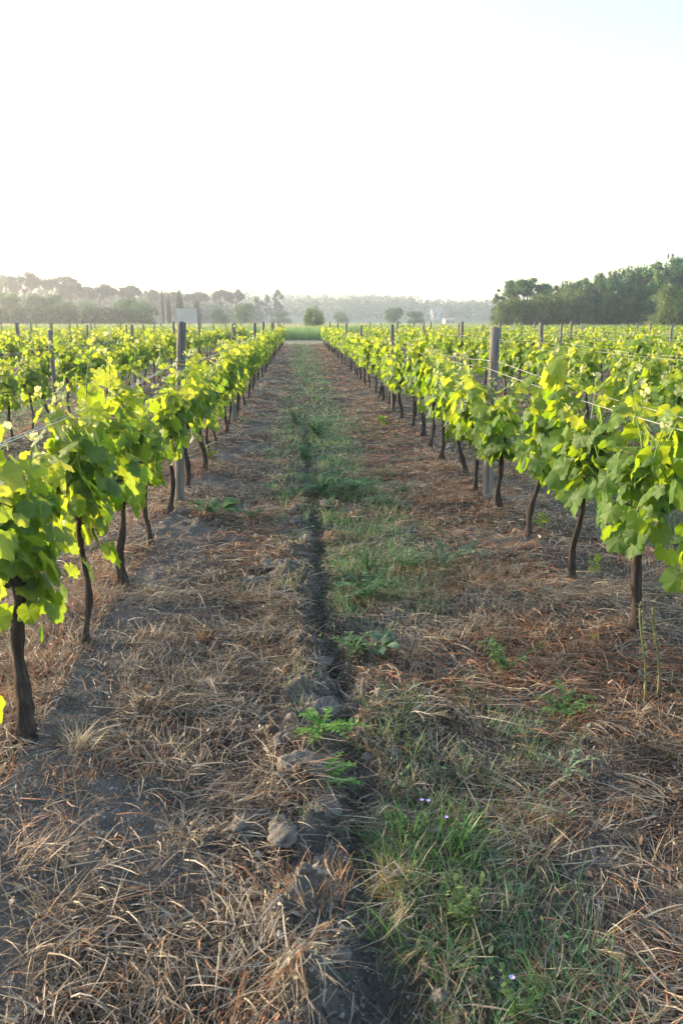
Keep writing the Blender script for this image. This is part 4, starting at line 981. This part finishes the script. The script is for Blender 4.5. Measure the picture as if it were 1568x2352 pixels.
# hedge along the left field edge
hb = MB(); rg = np.random.default_rng(3); C, Rr = [], []
xa, xb = far(-40, 720, 142)[0], far(352, 720, 142)[0]
for x in np.arange(xa, xb, .8):
    hh = 3.1 + .5 * float(vnoise(np.array([x * .3]), np.array([0.]), 3)[0])
    for q in range(3): C.append((x + rg.normal(0, .3), 142 + rg.uniform(-.8, .8), hh * (.2 + .3 * q) + rg.normal(0, .1))); Rr.append(rg.uniform(.75, 1.1))
cloud(hb, rg, C, Rr, 15000, .20, [(.045, .08, .035), (.055, .09, .04), (.065, .10, .045)], .9, .6)
ho = thing("hedge", "long clipped dark green hedge below the pines on the left", "hedge"); hb.build("foliage", M['tree'], ho, False)
hs = MB()
for x in np.arange(xa, xb, 1.6): hs.add(*tube(np.array([[x, 142, -.2], [x + .1, 142, .8], [x, 142.1, 1.8]]), [.08, .06, .04], 5))
hs.build("stem", M['trunk'], ho)
# hazy woods on the hills
fw = MB(); rg = np.random.default_rng(8); C, Rr = [], []
for i in range(1500):
    D = rg.uniform(420, 640); px = rg.uniform(-160, 1180); x = far(px, 720, D)[0]
    z = gz(x, D); h_ = rg.uniform(6, 10.5) * (.75 if px > 950 else 1.0)
    if px < 600: h_ *= 1.2
    for q in range(3): C.append((x + rg.normal(0, 1.5), D + rg.normal(0, 1), z + h_ * (.3 + .28 * q))); Rr.append(rg.uniform(1.6, 3.0))
for i in range(520):
    D = rg.uniform(265, 340); px = rg.uniform(-120, 600); x = far(px, 720, D)[0]; z = gz(x, D); h_ = rg.uniform(6, 10.5) * (1 - .3 * float(sstep(250, 560, px)))
    for q in range(3): C.append((x + rg.normal(0, 1.2), D + rg.normal(0, 1), z + h_ * (.25 + .28 * q))); Rr.append(rg.uniform(1.3, 2.2))
cloud(fw, rg, C, Rr, 70000, .75, [(.05, .075, .045), (.06, .09, .05), (.045, .07, .04)], .75, .4)
tag(fw.build("far_woods", M['tree'], None, False), "hazy blue woods covering the low hills on the horizon", "woods", kind='stuff')

# ------------------------------------------------------------------ shed and houses
def house(name, px0, px1, py_top, D, depth, label, m, roof=True, flat=False):
    x0, x1 = far(px0, 720, D)[0], far(px1, 720, D)[0]; zt = far(px0, py_top, D)[2]; xm = (x0 + x1) / 2; z0 = gz(xm, D) - .3; W_ = x1 - x0
    o = thing(name, label, "shed" if name == 'shed' else "house", (xm, D, z0)); H = zt - z0; hw = H * (.97 if flat else .72)
    wl = MB(); wl.add(*box(-W_ / 2, W_ / 2, 0, depth, 0, hw)); wl.build("wall", m, o, False)
    rf = MB(); e = .15
    if flat: rf.add(*box(-W_ / 2 - .06, W_ / 2 + .06, -.06, depth + .06, hw + .002, H))
    else:
        V = np.array([(-W_ / 2 - e, -e, hw), (W_ / 2 + e, -e, hw), (W_ / 2 + e, depth + e, hw), (-W_ / 2 - e, depth + e, hw), (-W_ / 2 - e, depth / 2, H), (W_ / 2 + e, depth / 2, H)], float) + [0, 0, .003]
        rf.add(V, [np.array([(0, 1, 5, 4), (2, 3, 4, 5), (0, 3, 2, 1)]), np.array([(0, 4, 3), (1, 2, 5)])])
    rf.build("roof", M['tile'] if roof else m, o, False)
    if flat: return o
    n = max(2, int(W_ / 3))
    for i in range(n):
        xc = -W_ / 2 + W_ * (i + .5) / n; wn = MB(); wn.add(*box(xc - .45, xc + .45, -.03, .1, hw * .4, hw * .75)); wn.build("window", M['dark'], o, False)
    return o
house("shed", 404.5, 446, 708, 160, 4, "small pale plastered shed with flat roof beside the cypresses", M['render'], False, True)
house("house", 844, 868, 701, 500, 9, "white house half hidden in trees on the hill", M['white'])
house("house", 993, 1020, 705, 430, 9, "pale house with tiled roof low on the hazy hill, right of centre", M['white'])
house("house", 1023, 1045, 730, 330, 7, "tiny pale roofed house low at the field edge left of the wood", M['white'])

# ------------------------------------------------------------------ haze
hz = MB(); hz.add(*box(-870, 870, -70, 1480, -1.3, 27))
hm = bpy.data.materials.new("haze"); hm.use_nodes = True; n = hm.node_tree; n.nodes.clear()
out = n.nodes.new("ShaderNodeOutputMaterial"); pv = n.nodes.new("ShaderNodeVolumePrincipled")
pv.inputs['Color'].default_value = (.84, .88, 1.0, 1); pv.inputs['Density'].default_value = .0009; pv.inputs['Anisotropy'].default_value = .6
n.links.new(pv.outputs[0], out.inputs['Volume'])
h = hz.build("haze", hm, None, False); tag(h, "thin pale morning haze", "haze", kind='stuff')
